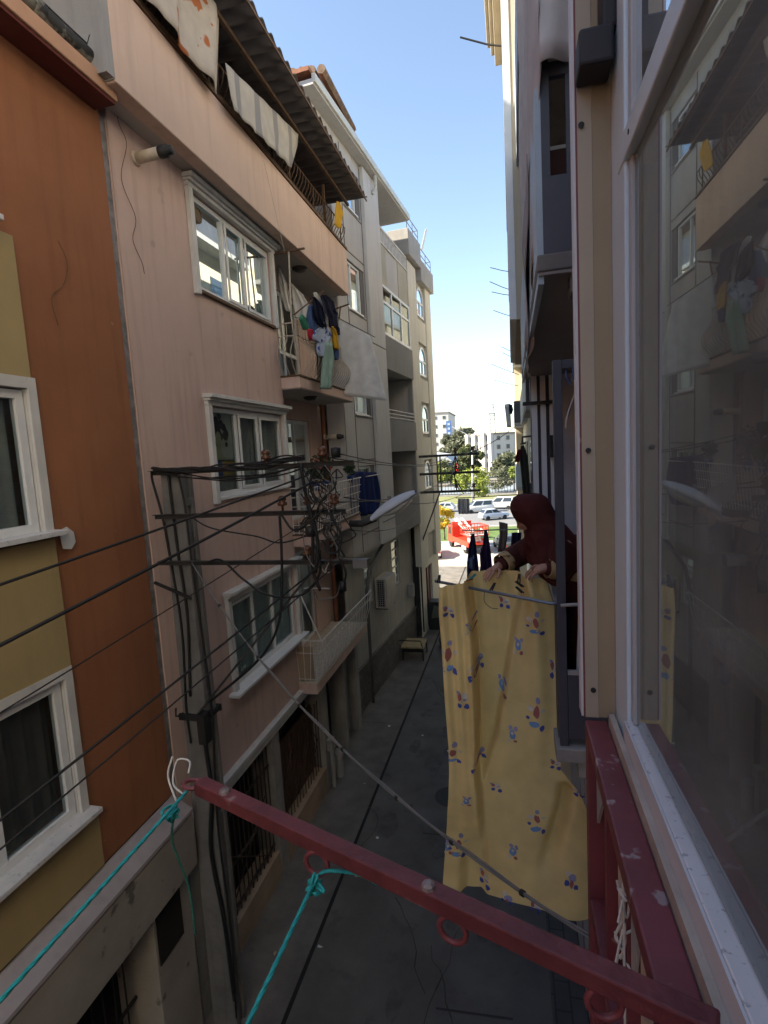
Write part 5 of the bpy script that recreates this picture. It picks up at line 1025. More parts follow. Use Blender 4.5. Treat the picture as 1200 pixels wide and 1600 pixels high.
def add_hand(wi, wr, aim, pn, curl, ts):
    aim, pn, sd, k0, pal = hand(wr, aim, pn, curl, ts)
    N_.append((k0, (.030, .017))); kp = len(N_) - 1; E_.append((wi, kp))
    for f_, (o_, L_) in enumerate(((.027, .072), (.010, .080), (-.009, .075), (-.026, .058))):
        kn = wr + aim * (.088 - abs(f_ - 1) * .005) + sd * o_; d = (aim + sd * o_ * 3).normalized(); prev = kp; p = kn
        N_.append((kn, .0088)); E_.append((prev, len(N_) - 1)); prev = len(N_) - 1; an = curl * (.8 + .12 * f_)
        for seg, frac in enumerate((.46, .31, .23)):
            d = (d * math.cos(an) + pn * math.sin(an)).normalized(); p = p + d * L_ * frac; N_.append((p, .0082 - .0011 * seg)); E_.append((prev, len(N_) - 1)); prev = len(N_) - 1; an *= .95
    t0 = wr + aim * .03 + sd * .026; t1 = t0 + (aim * .5 + sd * .75 + pn * .25).normalized() * .03; t2 = t1 + (aim * .85 + sd * .2 + pn * .45).normalized() * .03; t3 = t2 + (aim * .9 - sd * .1 + pn * .5).normalized() * .022
    prev = kp
    for p, r in ((t0, .012), (t1, .0105), (t2, .0095), (t3, .008)): N_.append((p, r)); E_.append((prev, len(N_) - 1)); prev = len(N_) - 1
add_hand(8, wrL, Q(762, 896, 3.52) - wrL, Vector((.2, .5, -.8)), .38, 1)
add_hand(11, wrR, Q(832, 894, 3.36) - wrR, Vector((.2, .55, -.8)), .75, -1)
body = skin_mesh('body', N_, E_, SKIN, wom)
# head with a face on the skinned neck
b = MB()
def head_pt(i, j):
    th, ph = 6.2832 * i, math.pi * (j - .5); d = face * math.cos(th) * math.cos(ph) * .098 + side * math.sin(th) * math.cos(ph) * .076 + upv * math.sin(ph) * .118
    f = math.cos(th) * math.cos(ph); l = math.sin(th) * math.cos(ph); s_ = math.sin(ph)
    if f > 0:
        d += face * (.022 * math.exp(-(l / .12) ** 2 - ((s_ + .10) / .16) ** 2) + .006 * math.exp(-(l / .25) ** 2 - ((s_ + .52) / .07) ** 2) + .010 * math.exp(-(l / .35) ** 2 - ((s_ + .85) / .15) ** 2) - .010 * math.exp(-((abs(l) - .36) / .14) ** 2 - ((s_ - .06) / .10) ** 2))
    return hd + d
b.grid(head_pt, 40, 32); hd_o = b.build('head', SKIN, wom, smooth=True)
b = MB()
for s_ in (-1, 1):
    c = hd + face * .080 + side * .030 * s_ + upv * .006; b.lathe([(0, -.008), (.008, -.006), (.011, 0), (.008, .006), (0, .008)], c, 10)
b.build('eye', mat('eye', (.06, .04, .03), .2), hd_o, smooth=True)
b = MB(); b.tube([hd + face * .088 + side * x - upv * .062 for x in (-.022, -.008, .008, .022)], .0045, 6); b.build('mouth', mat('lips', (.30, .10, .09), .5), hd_o, smooth=True)
# veil: a hood that opens at the face and falls over shoulders and chest
VR = [(771.5, 818, 836, .03), (773, 810, 845, .07), (778, 803, 852, .10), (786, 799, 858, .115), (796, 799, 862, .12), (806, 804, 868, .122), (816, 812, 876, .128), (826, 818, 885, .15), (836, 820, 893, .175), (846, 822, 900, .195), (858, 824, 907, .205), (870, 826, 912, .21), (882, 830, 914, .21), (893, 836, 912, .20)]
secs = [(Q((l + r) / 2, v, 3.52 + .06 * min(1, max(0, (v - 800) / 40))), (r - l) / 2 / 1.02 * .00424, ry) for v, l, r, ry in VR]
b = MB(); NS, NT = 44, 60
def veil(i, j):
    k = j * (len(secs) - 1); a = min(int(k), len(secs) - 2); f = k - a; f = f
    c = secs[a][0].lerp(secs[a + 1][0], f); rx = secs[a][1] + (secs[a + 1][1] - secs[a][1]) * f; ry = secs[a][2] + (secs[a + 1][2] - secs[a][2]) * f
    ax, ay, an = Vector((1, 0, 0)), Vector((0, 1, 0)), 6.2832 * i
    w_ = 1 + (.035 * math.sin(an * 7 + j * 6) + .03 * math.sin(an * 11 - j * 9)) * max(0, j - .2) * 2.2 + (.036 * math.sin(j * 24 + an * 3) + .012 * math.sin(j * 41 - an * 4)) * min(1, max(0, (j - .3) * 5))
    p = c + (ax * math.cos(an) * rx + ay * math.sin(an) * ry) * w_
    if j > .86: p.z -= .05 * (j - .86) / .14 * math.sin(an * 3 + 1)
    return p
b.grid(veil, NS, NT)
keep = []
for fi, f_ in enumerate(b.f):
    c = sum((b.v[i] for i in f_), Vector()) / len(f_); d = (c - hd)
    if d.length < .22 and d.normalized().dot(face) > .82: continue
    keep.append(f_)
b.f = keep; b.mi = [0] * len(keep)
b.build('veil', MAR, wom, smooth=True, thick=.006)
# robe: torso leaning back into the balcony, skirt to the floor, wide sleeves, brocade bands
def loft(mb, secs, n=28, fold=.03, nf=7):
    m_ = []
    for i in range(len(secs) - 1):
        for k in range(5): t = k / 5; m_.append((Vector(secs[i][0]).lerp(Vector(secs[i + 1][0]), t), secs[i][1] + (secs[i + 1][1] - secs[i][1]) * t, secs[i][2] + (secs[i + 1][2] - secs[i][2]) * t))
    m_.append(tuple(secs[-1])); vs = []
    for q, (c, rx, ry) in enumerate(m_):
        c = Vector(c); t = (Vector(m_[min(q + 1, len(m_) - 1)][0]) - Vector(m_[max(q - 1, 0)][0])).normalized(); ax = t.cross(Vector((0, 1, .01))).normalized(); ay = t.cross(ax)
        for k in range(n): an = 6.2832 * k / n; w_ = 1 + fold * math.sin(an * nf + q * .22) + fold * .6 * math.sin(an * (nf - 3) - q * .3); vs.append(c + ax * math.cos(an) * rx * w_ + ay * math.sin(an) * ry * w_)
    mb.add(vs, [(q * n + k, q * n + (k + 1) % n, (q + 1) * n + (k + 1) % n, (q + 1) * n + k) for q in range(len(m_) - 1) for k in range(n)])
b = MB(); loft(b, [(Q(850, 846, 3.58), .10, .16), (Q(868, 866, 3.6), .15, .19), (Vector((.40, 3.61, 6.62)), .165, .19), (Vector((.49, 3.62, 6.35)), .18, .2), (Vector((.51, 3.62, 6.0)), .20, .22), (Vector((.53, 3.62, 5.63)), .23, .25)]); b.build('robe', ROBE, wom, smooth=True, thick=.006)
b = MB(); loft(b, [(shL, .085, .085), (shL.lerp(elL, .6), .082, .082), (elL, .078, .078), (elL.lerp(wrL, .55), .070, .070)], 20, .05, 5); loft(b, [(shR, .10, .10), (shR.lerp(elR, .6), .092, .09), (elR, .082, .08), (elR.lerp(wrR, .35), .064, .064)], 20, .05, 5); b.build('sleeve', ROBE, wom, smooth=True, thick=.005)
b = MB(); loft(b, [(elL.lerp(wrL, .54), .072, .072), (elL.lerp(wrL, .86), .066, .066)], 20, .03, 5); loft(b, [(elR.lerp(wrR, .30), .068, .068), (elR.lerp(wrR, .80), .058, .058)], 20, .03, 5); b.build('cuff', TRIM, wom, smooth=True, thick=.006)
b = MB(); loft(b, [(elL.lerp(wrL, .80), .046, .046), (wrL, .036, .036)], 16, .03, 5); loft(b, [(elR.lerp(wrR, .72), .046, .046), (wrR, .036, .036)], 16, .03, 5); b.build('inner_sleeve', MAR, wom, smooth=True, thick=.004)
b = MB(); loft(b, [(Vector((.425, 3.52, 6.60)), .10, .13), (Vector((.43, 3.52, 6.54)), .105, .135)], 24, .03, 5); b.build('veil_border', TRIM, wom, smooth=True, thick=.005)
# ------------------------------------------------------------------ ground
ASPH = mat('worn_asphalt', (.125, .118, .106), .92, var=.28, scale=1.1, bump=.5, bscale=45, spots=((.085, .08, .075), 2.3, .62, .6), streak=0)
PAVE = mat('pavement_concrete', (.15, .138, .122), .95, var=.3, scale=1.6, bump=.5, bscale=30, spots=((.12, .105, .09), 3.1, .64, .6))
TILE = brickmat('pavement_tile', (.085, .083, .08), (.07, .068, .066), (.03, .03, .03), 1.0, .4, .2, .012, plane='yx')
PLAZA = mat('plaza_concrete', (.36, .34, .30), .95, var=.1, scale=.4, bump=.2)
GRASS = mat('lawn', (.08, .13, .03), .95, var=.35, scale=1.5, bump=.6)
ROADF = mat('far_road', (.17, .17, .17), .9, var=.1, scale=.3)
EARTH = mat('ground_earth', (.20, .19, .16), .95, var=.2, scale=.05)
def sheet_(name, poly, z, m): return tag(MB().add([(x, y, z) for x, y in poly], [tuple(range(len(poly)))]).build(name, m), None, None, None, 'structure')
sheet_('ground', [(-900, -300), (900, -300), (900, 1600), (-900, 1600)], -.03, EARTH)
sheet_('alley_road', [(-3.28, -30), (.26, -30), (.5, 33), (-3.0, 33)], -.006, ASPH)
b = MB(); b.prism([(-5.2, -30, 0), (-3.33, -30, 0), (-3.06, 33, 0), (-5.2, 33, 0)], (0, 0, .012)); tag(b.build('pavement', PAVE), None, None, None, 'structure')
sheet_('drain_channel', [(-3.33, -30), (-3.27, -30), (-3.0, 33), (-3.06, 33)], -.0015, DARK)
b = MB(); b.prism([(.27, -30, -.02), (2, -30, -.02), (2, 8, -.02), (.30, 8, -.02)], (0, 0, .12)); tag(b.build('right_pavement', TILE), None, None, None, 'structure')
b = MB()
random.seed(9)
for k in range(26):
    x, y = random.uniform(-3.2, .1), random.uniform(3.5, 16); r = random.uniform(.05, .3)
    b.add([(x + r * random.uniform(.5, 1) * math.cos(a), y + r * 1.8 * random.uniform(.5, 1) * math.sin(a), -.003 + k * 5e-5) for a in [i * .6283 for i in range(10)]], [tuple(range(10))])
tag(b.build('road_patches', mat('oil_patch', (.095, .09, .082), .85, var=.3, scale=5)), None, None, None, 'structure')
b = MB(); random.seed(31)
for k in range(12):                       # hairline cracks and old trench seams
    x, y = random.uniform(-3.1, .1), random.uniform(2, 20); a = random.uniform(0, 3.14); pts = []
    for j in range(9): pts.append((x, y)); a += random.gauss(0, .35); x += .16 * math.cos(a); y += .24 * math.sin(a)
    for p, q in zip(pts, pts[1:]):
        d = Vector((q[0] - p[0], q[1] - p[1], 0)).normalized(); n_ = Vector((-d.y, d.x, 0)) * random.uniform(.004, .011); P_, Q_ = Vector((*p, -.0008)), Vector((*q, -.0008)); b.quad(P_ - n_, Q_ - n_, Q_ + n_, P_ + n_)
for y in (4.2, 8.9, 13.4, 17.2): b.quad((-5.1, y, .0145), (-3.35, y + .03, .0145), (-3.35, y + .05, .0145), (-5.1, y + .02, .0145))
b.quad((-1.2, 6.2, -.0007), (-.2, 6.25, -.0007), (-.2, 6.28, -.0007), (-1.2, 6.23, -.0007)); b.quad((-1.9, 9.4, -.0007), (.2, 9.5, -.0007), (.2, 9.54, -.0007), (-1.9, 9.44, -.0007))
tag(b.build('road_cracks', mat('crack_grime', (.055, .052, .048), .95)), None, None, None, 'structure')
b = MB(); b.lathe([(0, 0), (.33, 0), (.33, .004), (.3, .004), (.3, .002), (0, .002)], (-1.5, 10.6, -.005), 28); tag(b.build('manhole_cover', mat('cast_iron', (.05, .048, .045), .7, .3, var=.4, scale=20)), 'round iron manhole cover in the middle of the alley', 'manhole cover')
sheet_('plaza', [(-60, 26.5), (40, 26.5), (40, 49), (-60, 49)], -.012, PLAZA)
sheet_('lawn', [(-30, 41), (-1.5, 42.5), (3, 47), (14, 49), (14, 49.5), (-30, 49.5)], -.004, GRASS)
sheet_('far_street', [(-80, 49.6), (60, 49.6), (60, 68), (-80, 68)], -.009, ROADF)
sheet_('far_lawn', [(-40, 70), (40, 70), (40, 80), (-40, 84)], -.004, mat('dry_lawn', (.17, .18, .07), .95, var=.25, scale=.8))
sheet_('far_street', [(-80, 84), (80, 84), (80, 100), (-80, 104)], -.008, mat('blue_grey_road', (.20, .23, .25), .9, var=.1))  # second far street, in a blue-grey colour of its own
b = MB(); b.prism([(-30, 49.5, -.02), (14, 49.5, -.02), (14, 49.8, -.02), (-30, 49.8, -.02)], (0, 0, .12)); b.prism([(-80, 68, -.02), (60, 68, -.02), (60, 69.5, -.02), (-80, 69.5, -.02)], (0, 0, .12)); tag(b.build('kerb', PLAZA), None, None, None, 'structure')
# ------------------------------------------------------------------ small things along the alley
ct = thing('hand_cart', 'wooden topped hand cart standing by the far pole', 'cart', (-3.66, 18.2, 0))
MB().box(-4.05, -3.22, 17.75, 18.7, .47, .52).build('deck', mat('ply_deck', (.34, .26, .13), .8, var=.3, scale=4), ct, bevel=.01)
for x in (-4.0, -3.28):
    for y in (17.8, 18.62): MB().box(x, x + .05, y, y + .05, .12, .469).build('leg', IRON, ct)
for x in (-3.99, -3.27):
    for y in (17.83, 18.65): b = MB(); b.lathe([(0, -.02), (.06, -.02), (.06, .02), (0, .02)], (x + .02, y, .07), 12, axis='x'); b.build('wheel', CABLE, ct)
b = MB(); b.tube([(-4.02, 17.77, .5), (-4.12, 17.7, .78), (-3.3, 17.7, .78), (-3.25, 17.77, .5)], .018, 6); b.build('handle', IRON, ct)
MB().box(-4.0, -3.27, 17.80, 17.84, .32, .46).build('apron', DARK, ct)
bn = thing('waste_bin', 'dark waste bin with bags behind the far pole', 'waste bin', (-3.3, 21.3, 0))
b = MB(); b.prism([(-3.55, 21.1, 0), (-2.95, 21.1, 0), (-2.9, 21.1, 1.05), (-3.0, 21.1, 1.18), (-3.5, 21.1, 1.18), (-3.6, 21.1, 1.05)], (0, .6, 0)); b.build('bin_body', mat('bin_plastic', (.025, .027, .025), .5), bn, bevel=.03)
b = MB(); b.prism([(-3.42, 21.07, .5), (-3.1, 21.07, .55), (-3.05, 21.07, 1.0), (-3.3, 21.07, 1.05)], (0, .03, 0)); b.build('bag', mat('grey_bag', (.12, .13, .11), .5), bn)
def lump(name, lab, cat, c, r, m, seed):
    random.seed(seed); b = MB(); ph = [random.random() * 6 for _ in range(6)]
    b.grid(lambda i, j: Vector(c) + Vector((math.cos(6.2832 * i) * math.sin(math.pi * j) * r[0], math.sin(6.2832 * i) * math.sin(math.pi * j) * r[1], -math.cos(math.pi * j) * r[2])) * (1 + .14 * math.sin(4 * 6.2832 * i / 2 + ph[0] + j * 5) * math.sin(math.pi * j) + .1 * math.sin(7 * j + ph[1])), 22, 14)
    return tag(b.build(name, m, smooth=True), lab, cat)
lump('rubbish_bag', 'black rubbish bag lying on the alley beyond the cart', 'bag', (-2.72, 19.4, .2), (.2, .3, .24), CABLE, 3)
lump('rubbish_bag', 'small dark bag beside the black rubbish bag', 'bag', (-2.62, 18.5, .13), (.12, .16, .16), CABLE, 4)
b = MB(); b.tube([(-4.1, 10.95, .02), (-4.1, 10.95, .5)], .11, 12); b.lathe([(0, 0), (.14, 0), (.13, .1), (.05, .16), (0, .16)], (-4.1, 10.95, .5), 12); tag(b.build('bollard', CONC, smooth=False), 'stubby concrete bollard at the foot of the pink house pillar', 'bollard')
random.seed(21)
for k, (u, v) in enumerate([(557, 1370), (660, 1150), (430, 1490), (608, 1135), (570, 1225), (500, 1480), (625, 1110), (590, 1310)]):
    p = PZ(u, v, .0); b = MB(); r = .05; b.add([(p.x + r * random.uniform(.4, 1) * math.cos(a), p.y + r * random.uniform(.4, 1) * math.sin(a), .002 + .02 * random.random()) for a in (0, 1.2, 2.5, 3.7, 5)], [(0, 1, 2, 3, 4)])
    tag(b.build('paper_scrap', PVC2 if k % 2 else TAN, thick=.004), 'scrap of pale paper lying on the dark alley paving', 'paper scrap', 'paper scraps on the alley')
# ------------------------------------------------------------------ vehicles
TYRE = mat('tyre', (.02, .02, .02), .9); RIM = mat('rim', (.35, .35, .36), .35, .7); CGL = mat('car_glass', (.02, .025, .03), .08, spec=.8)
HEADL = mat('headlight', (.6, .6, .58), .15); TAILL = mat('taillight', (.35, .01, .01), .3); PLATE = mat('plate', (.6, .6, .58), .5)
def paint(n, c): return mat('paint_' + n, c, .28, .1, var=.03, spec=.6)
def wheel(root, M, c, r, wd=.2):
    t = MB(M); t.lathe([(r * .6, -wd / 2), (r * .95, -wd / 2), (r, -wd / 2 + .03), (r, wd / 2 - .03), (r * .95, wd / 2), (r * .6, wd / 2)], c, 20, axis='y'); w_ = t.build('wheel', TYRE, root, smooth=False)
    t = MB(M); t.lathe([(0, -wd / 2 + .01), (r * .62, -wd / 2 + .02), (r * .62, wd / 2 - .02), (0, wd / 2 - .01)], c, 16, axis='y'); t.build('rim', RIM, w_)
def car(label, loc, head, m, kind='saloon', group='cars parked beyond the alley', name='parked_car'):
    """x forward, y left; body lofted along its length, glazed cabin, lamps, wheels"""
    M = Matrix.Translation(loc) @ Matrix.Rotation(head, 4, 'Z') @ Matrix.Scale(.76, 4); t = thing(name, label, 'car' if kind != 'van' else 'van', loc, group)
    if kind == 'van': L_, W_, st = 4.4, 1.75, [(-2.2, .45, 1.05), (-2.1, .32, 1.12), (-1.0, .28, 1.12), (.9, .28, 1.08), (1.5, .28, 1.02), (2.1, .32, .86), (2.2, .42, .7)]; cab = [(-2.1, 1.12), (-2.0, 1.85), (.55, 1.87), (1.45, 1.03)]
    elif kind == 'hatch': L_, W_, st = 3.9, 1.68, [(-1.95, .45, .82), (-1.88, .32, .95), (-1.0, .26, .96), (.6, .26, .93), (1.0, .27, .90), (1.8, .3, .76), (1.95, .42, .62)]; cab = [(-1.86, .95), (-1.35, 1.42), (.0, 1.46), (.95, .92)]
    else: L_, W_, st = 4.3, 1.72, [(-2.15, .45, .85), (-2.05, .32, .96), (-1.3, .27, .96), (.6, .26, .92), (1.1, .27, .89), (2.0, .3, .74), (2.15, .42, .6)]; cab = [(-1.75, .95), (-1.0, 1.40), (.2, 1.43), (1.1, .90)]
    b = MB(M); vs = []; n = 10
    for (x, z0, z1) in st:
        nar = .90 if abs(x) > L_ * .46 else 1
        pr = [(-.42, z0), (-.49, z0 + .08), (-.5, (z0 + z1) / 2), (-.49, z1 - .1), (-.44, z1), (.44, z1), (.49, z1 - .1), (.5, (z0 + z1) / 2), (.49, z0 + .08), (.42, z0)]
        vs += [(x, p * W_ * nar, q) for p, q in pr]
    fs = [(i * n + j, i * n + (j + 1) % n, (i + 1) * n + (j + 1) % n, (i + 1) * n + j) for i in range(len(st) - 1) for j in range(n)] + [tuple(range(n))[::-1], tuple((len(st) - 1) * n + j for j in range(n))]
    b.add(vs, fs); bd = b.build('body', m, t, smooth=True, bevel=.02)
    (xa, za), (xb, zb), (xc, zc), (xd, zd) = cab; wb, wt = W_ * .46, W_ * .37
    b = MB(M); b.add([(xa, -wb, za - .03), (xa, wb, za - .03), (xd, wb, zd - .03), (xd, -wb, zd - .03), (xb, -wt, zb), (xb, wt, zb), (xc, wt, zc), (xc, -wt, zc)], [(0, 3, 2, 1), (4, 5, 6, 7), (0, 1, 5, 4), (1, 2, 6, 5), (2, 3, 7, 6), (3, 0, 4, 7)]); b.build('cabin', m, t, bevel=.04)
    b = MB(M)
    def lp3(a, c, t_): return Vector(a).lerp(Vector(c), t_)
    for s_ in (-1, 1):
        A, B_, C_, D = (xa, s_ * wb, za - .03), (xb, s_ * wt, zb), (xc, s_ * wt, zc), (xd, s_ * wb, zd - .03); o_ = Vector((0, s_ * .008, .004))
        for t0, t1 in ((.05, .47), (.52, .93)):
            lo0, lo1, hi0, hi1 = lp3(A, D, t0 + .04), lp3(A, D, t1), lp3(B_, C_, max(.03, t0)), lp3(B_, C_, min(.97, t1 + .03))
            b.add([lp3(lo0, hi0, .14) + o_, lp3(lo1, hi1, .14) + o_, lp3(lo1, hi1, .88) + o_, lp3(lo0, hi0, .88) + o_], [(0, 1, 2, 3)])
    b.build('side_window', CGL, t, thick=.004)
    for (p0, p1, nm) in (((xa, za - .03), (xb, zb), 'rear_window'), ((xd, zd - .03), (xc, zc), 'windscreen')):
        sg = -1 if nm == 'rear_window' else 1; b = MB(M); q = []
        for tt in (.16, .90):
            x, z = p0[0] + (p1[0] - p0[0]) * tt, p0[1] + (p1[1] - p0[1]) * tt; ww = (wb + (wt - wb) * tt) * .9; q += [Vector((x + sg * .010, -ww, z + .006)), Vector((x + sg * .010, ww, z + .006))]
        b.add([q[0], q[1], q[3], q[2]], [(0, 1, 2, 3)]); b.build(nm, CGL, t, thick=.004)
    xr, xf = st[0][0], st[-1][0]; zr, zf = st[0][2] - .16, st[-1][2] - .05
    for s_ in (-1, 1):
        MB(M).box(xr - .015, xr + .12, s_ * W_ * .36 - .13, s_ * W_ * .36 + .13, zr - .08, zr + .06).build('taillight', TAILL, t, bevel=.01)
        MB(M).box(xf - .12, xf + .012, s_ * W_ * .34 - .15, s_ * W_ * .34 + .15, zf - .09, zf + .02).build('headlight', HEADL, t, bevel=.01)
        MB(M).box(.75, .88, s_ * W_ * .5 - .07 + s_ * .08, s_ * W_ * .5 + .07 + s_ * .08, .93, 1.06).build('wing_mirror', m, t, bevel=.01)
    MB(M).box(xr - .02, xr + .01, -.26, .26, .48, .59).build('number_plate', PLATE, t); MB(M).box(xr - .03, xr + .1, -W_ * .44, W_ * .44, .34, .46).build('bumper', m, t, bevel=.02)
    for x in (-L_ * .31, L_ * .31):
        for s_ in (-1, 1): wheel(t, M, (x, s_ * (W_ * .5 - .09), .3), .3)
    return t
car('silver hatchback parked beside the far lawn', (-2.0, 54.8, 0), R(28), paint('silver', (.42, .47, .55)), 'hatch')
car('white estate parked in the far row behind the silver hatchback', (-1.5, 63.8, 0), R(168), paint('white', (.55, .55, .54)), 'van')
car('white pickup like van standing left of the white estate', (-3.9, 60.8, 0), R(200), paint('offwhite', (.58, .58, .56)), 'van')
car('dark grey saloon parked at the kerb right of the red truck', (-.6, 38.6, 0), R(105), paint('graphite', (.05, .055, .055)), 'saloon')
car('white saloon at the corner of the cream end wall, left of the red truck', (-5.7, 36.6, 0), R(100), paint('white', (.55, .55, .54)), 'saloon')
car('pale car half hidden by the striped cloth', (-8.2, 62.5, 0), R(175), paint('pale', (.50, .52, .55)), 'hatch')
car('dark car in the far row right of the white estate', (2.9, 62.5, 0), R(178), paint('navy', (.04, .05, .08)), 'hatch')
# red lift truck
TR = Matrix.Translation((-3.3, 38.6, 0)) @ Matrix.Rotation(R(116), 4, 'Z') @ Matrix.Scale(.75, 4)
trk = thing('lift_truck', 'red removal lift truck with a folded white ladder boom and red basket', 'truck', (-3.2, 38.6, 0)); RED = mat('truck_red', (.62, .045, .02), .4, var=.06); WHT = mat('truck_white', (.66, .64, .62), .45)
b = MB(TR); b.prism([(1.7, -1.0, .5), (3.15, -1.0, .5), (3.2, -1.0, 1.25), (2.85, -1.0, 2.2), (1.7, -1.0, 2.25)], (0, 2.0, 0)); cab_ = b.build('cab', RED, trk, bevel=.06)
b = MB(TR); b.add([(3.195, -.85, 1.35), (3.195, .85, 1.35), (2.90, .8, 2.1), (2.90, -.8, 2.1)], [(0, 1, 2, 3)]); b.build('windscreen', CGL, cab_, thick=.01)
for s_ in (-1, 1):
    b = MB(TR); b.add([(1.95, s_ * 1.008, 1.3), (2.9, s_ * 1.008, 1.3), (2.72, s_ * 1.008, 2.05), (1.95, s_ * 1.008, 2.08)], [(0, 1, 2, 3)]); b.build('side_window', CGL, cab_, thick=.006)
    MB(TR).box(3.12, 3.2, s_ * .72 - .16, s_ * .72 + .16, .72, .92).build('headlight', HEADL, trk)
    MB(TR).box(-2.62, -2.58, s_ * .75 - .18, s_ * .75 + .18, .62, .78).build('taillight', mat('amber_lamp', (.65, .25, .03), .3), trk)
b = MB(TR); b.box(-2.55, 1.65, -.45, .45, .55, .75); b.build('chassis', IRON, trk)
b = MB(TR); b.box(-2.6, 1.6, -1.0, 1.0, .85, 1.05); b.box(-2.6, 1.6, -1.03, -.97, .7, 1.2); b.box(-2.6, 1.6, .97, 1.03, .7, 1.2); b.build('bed', RED, trk, bevel=.02)
b = MB(TR); b.box(-2.0, -1.0, .99, 1.05, .4, .69); b.box(-2.0, -1.0, -1.05, -.99, .4, .69); b.box(.2, 1.2, -1.05, -.99, .35, .69); b.build('toolbox', WHT, trk)
b = MB(TR)
for y in (-.35, .35): b.bar((-2.3, y, 1.25), (2.6, y, 2.75), .09, .14); b.bar((-2.0, y * .8, 1.55), (2.2, y * .8, 2.85), .07, .1)
for k in range(15): t_ = k / 14; b.tube([(-2.3 + 4.9 * t_, -.35, 1.25 + 1.5 * t_), (-2.3 + 4.9 * t_, .35, 1.25 + 1.5 * t_)], .03, 5)
b.build('boom', WHT, trk)
b = MB(TR); b.box(-1.9, -1.1, -.5, .5, 1.06, 1.5); b.tube([(-1.5, 0, 1.5), (.2, 0, 2.1)], .08, 8); b.build('turntable', WHT, trk)
b = MB(TR)
for z in (1.75, 2.15, 2.6):
    for (p, q) in (((-2.7, -1.0), (-.7, -1.0)), ((-.7, -1.0), (-.7, 1.0)), ((-.7, 1.0), (-2.7, 1.0)), ((-2.7, 1.0), (-2.7, -1.0))): b.bar((*p, z), (*q, z), .07, .08)
for k in range(9):
    x = -2.7 + k * .25
    for y in (-1, 1): b.bar((x, y, 1.72), (x, y * 1.0, 2.62), .04, .04)
for k in range(8):
    y = -1 + k * .2857
    for x in (-2.7, -.7): b.bar((x, y, 1.72), (x, y, 2.62), .04, .04)
b.build('basket', RED, trk)
b = MB(TR); b.box(-2.68, -.72, -.97, .97, 1.70, 1.74); b.box(-2.66, -2.63, -.9, .9, 1.85, 2.1); b.box(-2.6, -.8, -.965, -.94, 1.85, 2.1); b.build('basket_floor', WHT, trk)
MB(TR).box(1.55, 1.7, -1.0, 1.0, 2.0, 2.6).build('boom_rest', RED, trk)
for x in (-1.6, 2.35):
    for s_ in (-1, 1): wheel(trk, TR, (x, s_ * .85, .42), .42, .28)
# ------------------------------------------------------------------ street lamps, flags, fence
sl2 = thing('lamp_post', 'tall grey double armed lamp post beyond the truck', 'lamp post', (-4.6, 61.4, 0)); GALV = mat('lamp_post_grey', (.42, .43, .44), .5, .3)
pb_, ptop = Vector((-4.6, 61.4, 0)), PY(738, 684, 61.4)
MB().tube([pb_, ptop], [.13, .08], 10).build('post', GALV, sl2, smooth=True)
for (u, v) in ((757, 663), (716, 672)):
    q = PY(u, v, 61.4); MB().tube([ptop - Vector((0, 0, .1)), ptop.lerp(q, .5) + Vector((0, 0, .05)), q], .045, 6).build('arm', GALV, sl2)
    d = (q - ptop).normalized(); b = MB(); b.bar(q - d * .1, q + d * .75, .26, .14, 0, (0, 0, 1), .16, .08); b.build('lamp_head', GALV, sl2, bevel=.03)
fn = thing('fence', 'dark railing fence along the far street', 'fence', (-11, 83, 0)); b = MB()
for k in range(60): b.tube([(-22 + k * .45, 83, 0), (-22 + k * .45, 83, 2.2)], .04, 4)
for z in (.2, 2.1): b.box(-22, 5, 82.97, 83.03, z, z + .1)
b.build('rails', IRON, fn); b = MB(); b.box(-22, 5, 82.9, 83.1, 0, .19); b.build('kerb_wall', CONC, fn)
fg = thing('flag', 'red flag on a pole among the far trees', 'flag', (-10.5, 95, 0)); MB().tube([PY(712, 775, 95), PY(712, 721, 95)], .08, 6).build('flagpole', GALV, fg)
b = MB(); b.grid(lambda u, v: PY(712.3 + 4 * u, 723 + 16 * v + 3 * u, 95) + Vector((0, .4 * math.sin(u * 5 + v * 2), 0)), 8, 8); b.build('cloth', clothmat('flag_red', (.5, .03, .03)), fg, smooth=True, thick=.02)
# ------------------------------------------------------------------ trees
BARK = mat('bark', (.10, .075, .055), .95, var=.3, scale=6, bump=.6)
def tree(label, base, h, rad, m, nl=2200, ls=.16, seed=1, trunk=.35, clumps=14, name='tree', group='trees beyond the plaza', tr=None):
    random.seed(seed); base = Vector(base); t = thing(name, label, 'tree', base, group); b = MB(); tr = tr or h * .022
    top = base + Vector((random.gauss(0, .1), 0, h * .8)); f0 = base + Vector((0, 0, h * trunk))
    b.tube([base, f0, f0.lerp(top, .5) + Vector((.05 * h * random.gauss(0, 1) * .3, 0, 0)), top], [tr, tr * .75, tr * .45, tr * .12], 8); cl = []
    for k in range(clumps):
        a = random.random() * 6.283; e = random.uniform(.05, 1); rr = rad * math.sqrt(max(0, 1 - (2 * e - 1) ** 2)) * random.uniform(.45, .95)
        c = base + Vector((math.cos(a) * rr, math.sin(a) * rr, h * trunk + (h * (1 - trunk)) * (.08 + .85 * e))); s_ = rad * random.uniform(.26, .46); cl.append((c, s_))
        p0 = f0.lerp(top, random.uniform(0, .7)); b.tube([p0, p0.lerp(c, .5) + Vector((0, 0, -.02 * h)), c], [tr * .4, tr * .25, tr * .08], 5)
    b.build('trunk', BARK, t, smooth=True); b = MB()
    for c, s_ in cl: leaves(b, c, (s_, s_, s_ * .8), nl // clumps, ls)
    b.build('crown', m, t, recalc=False); return t
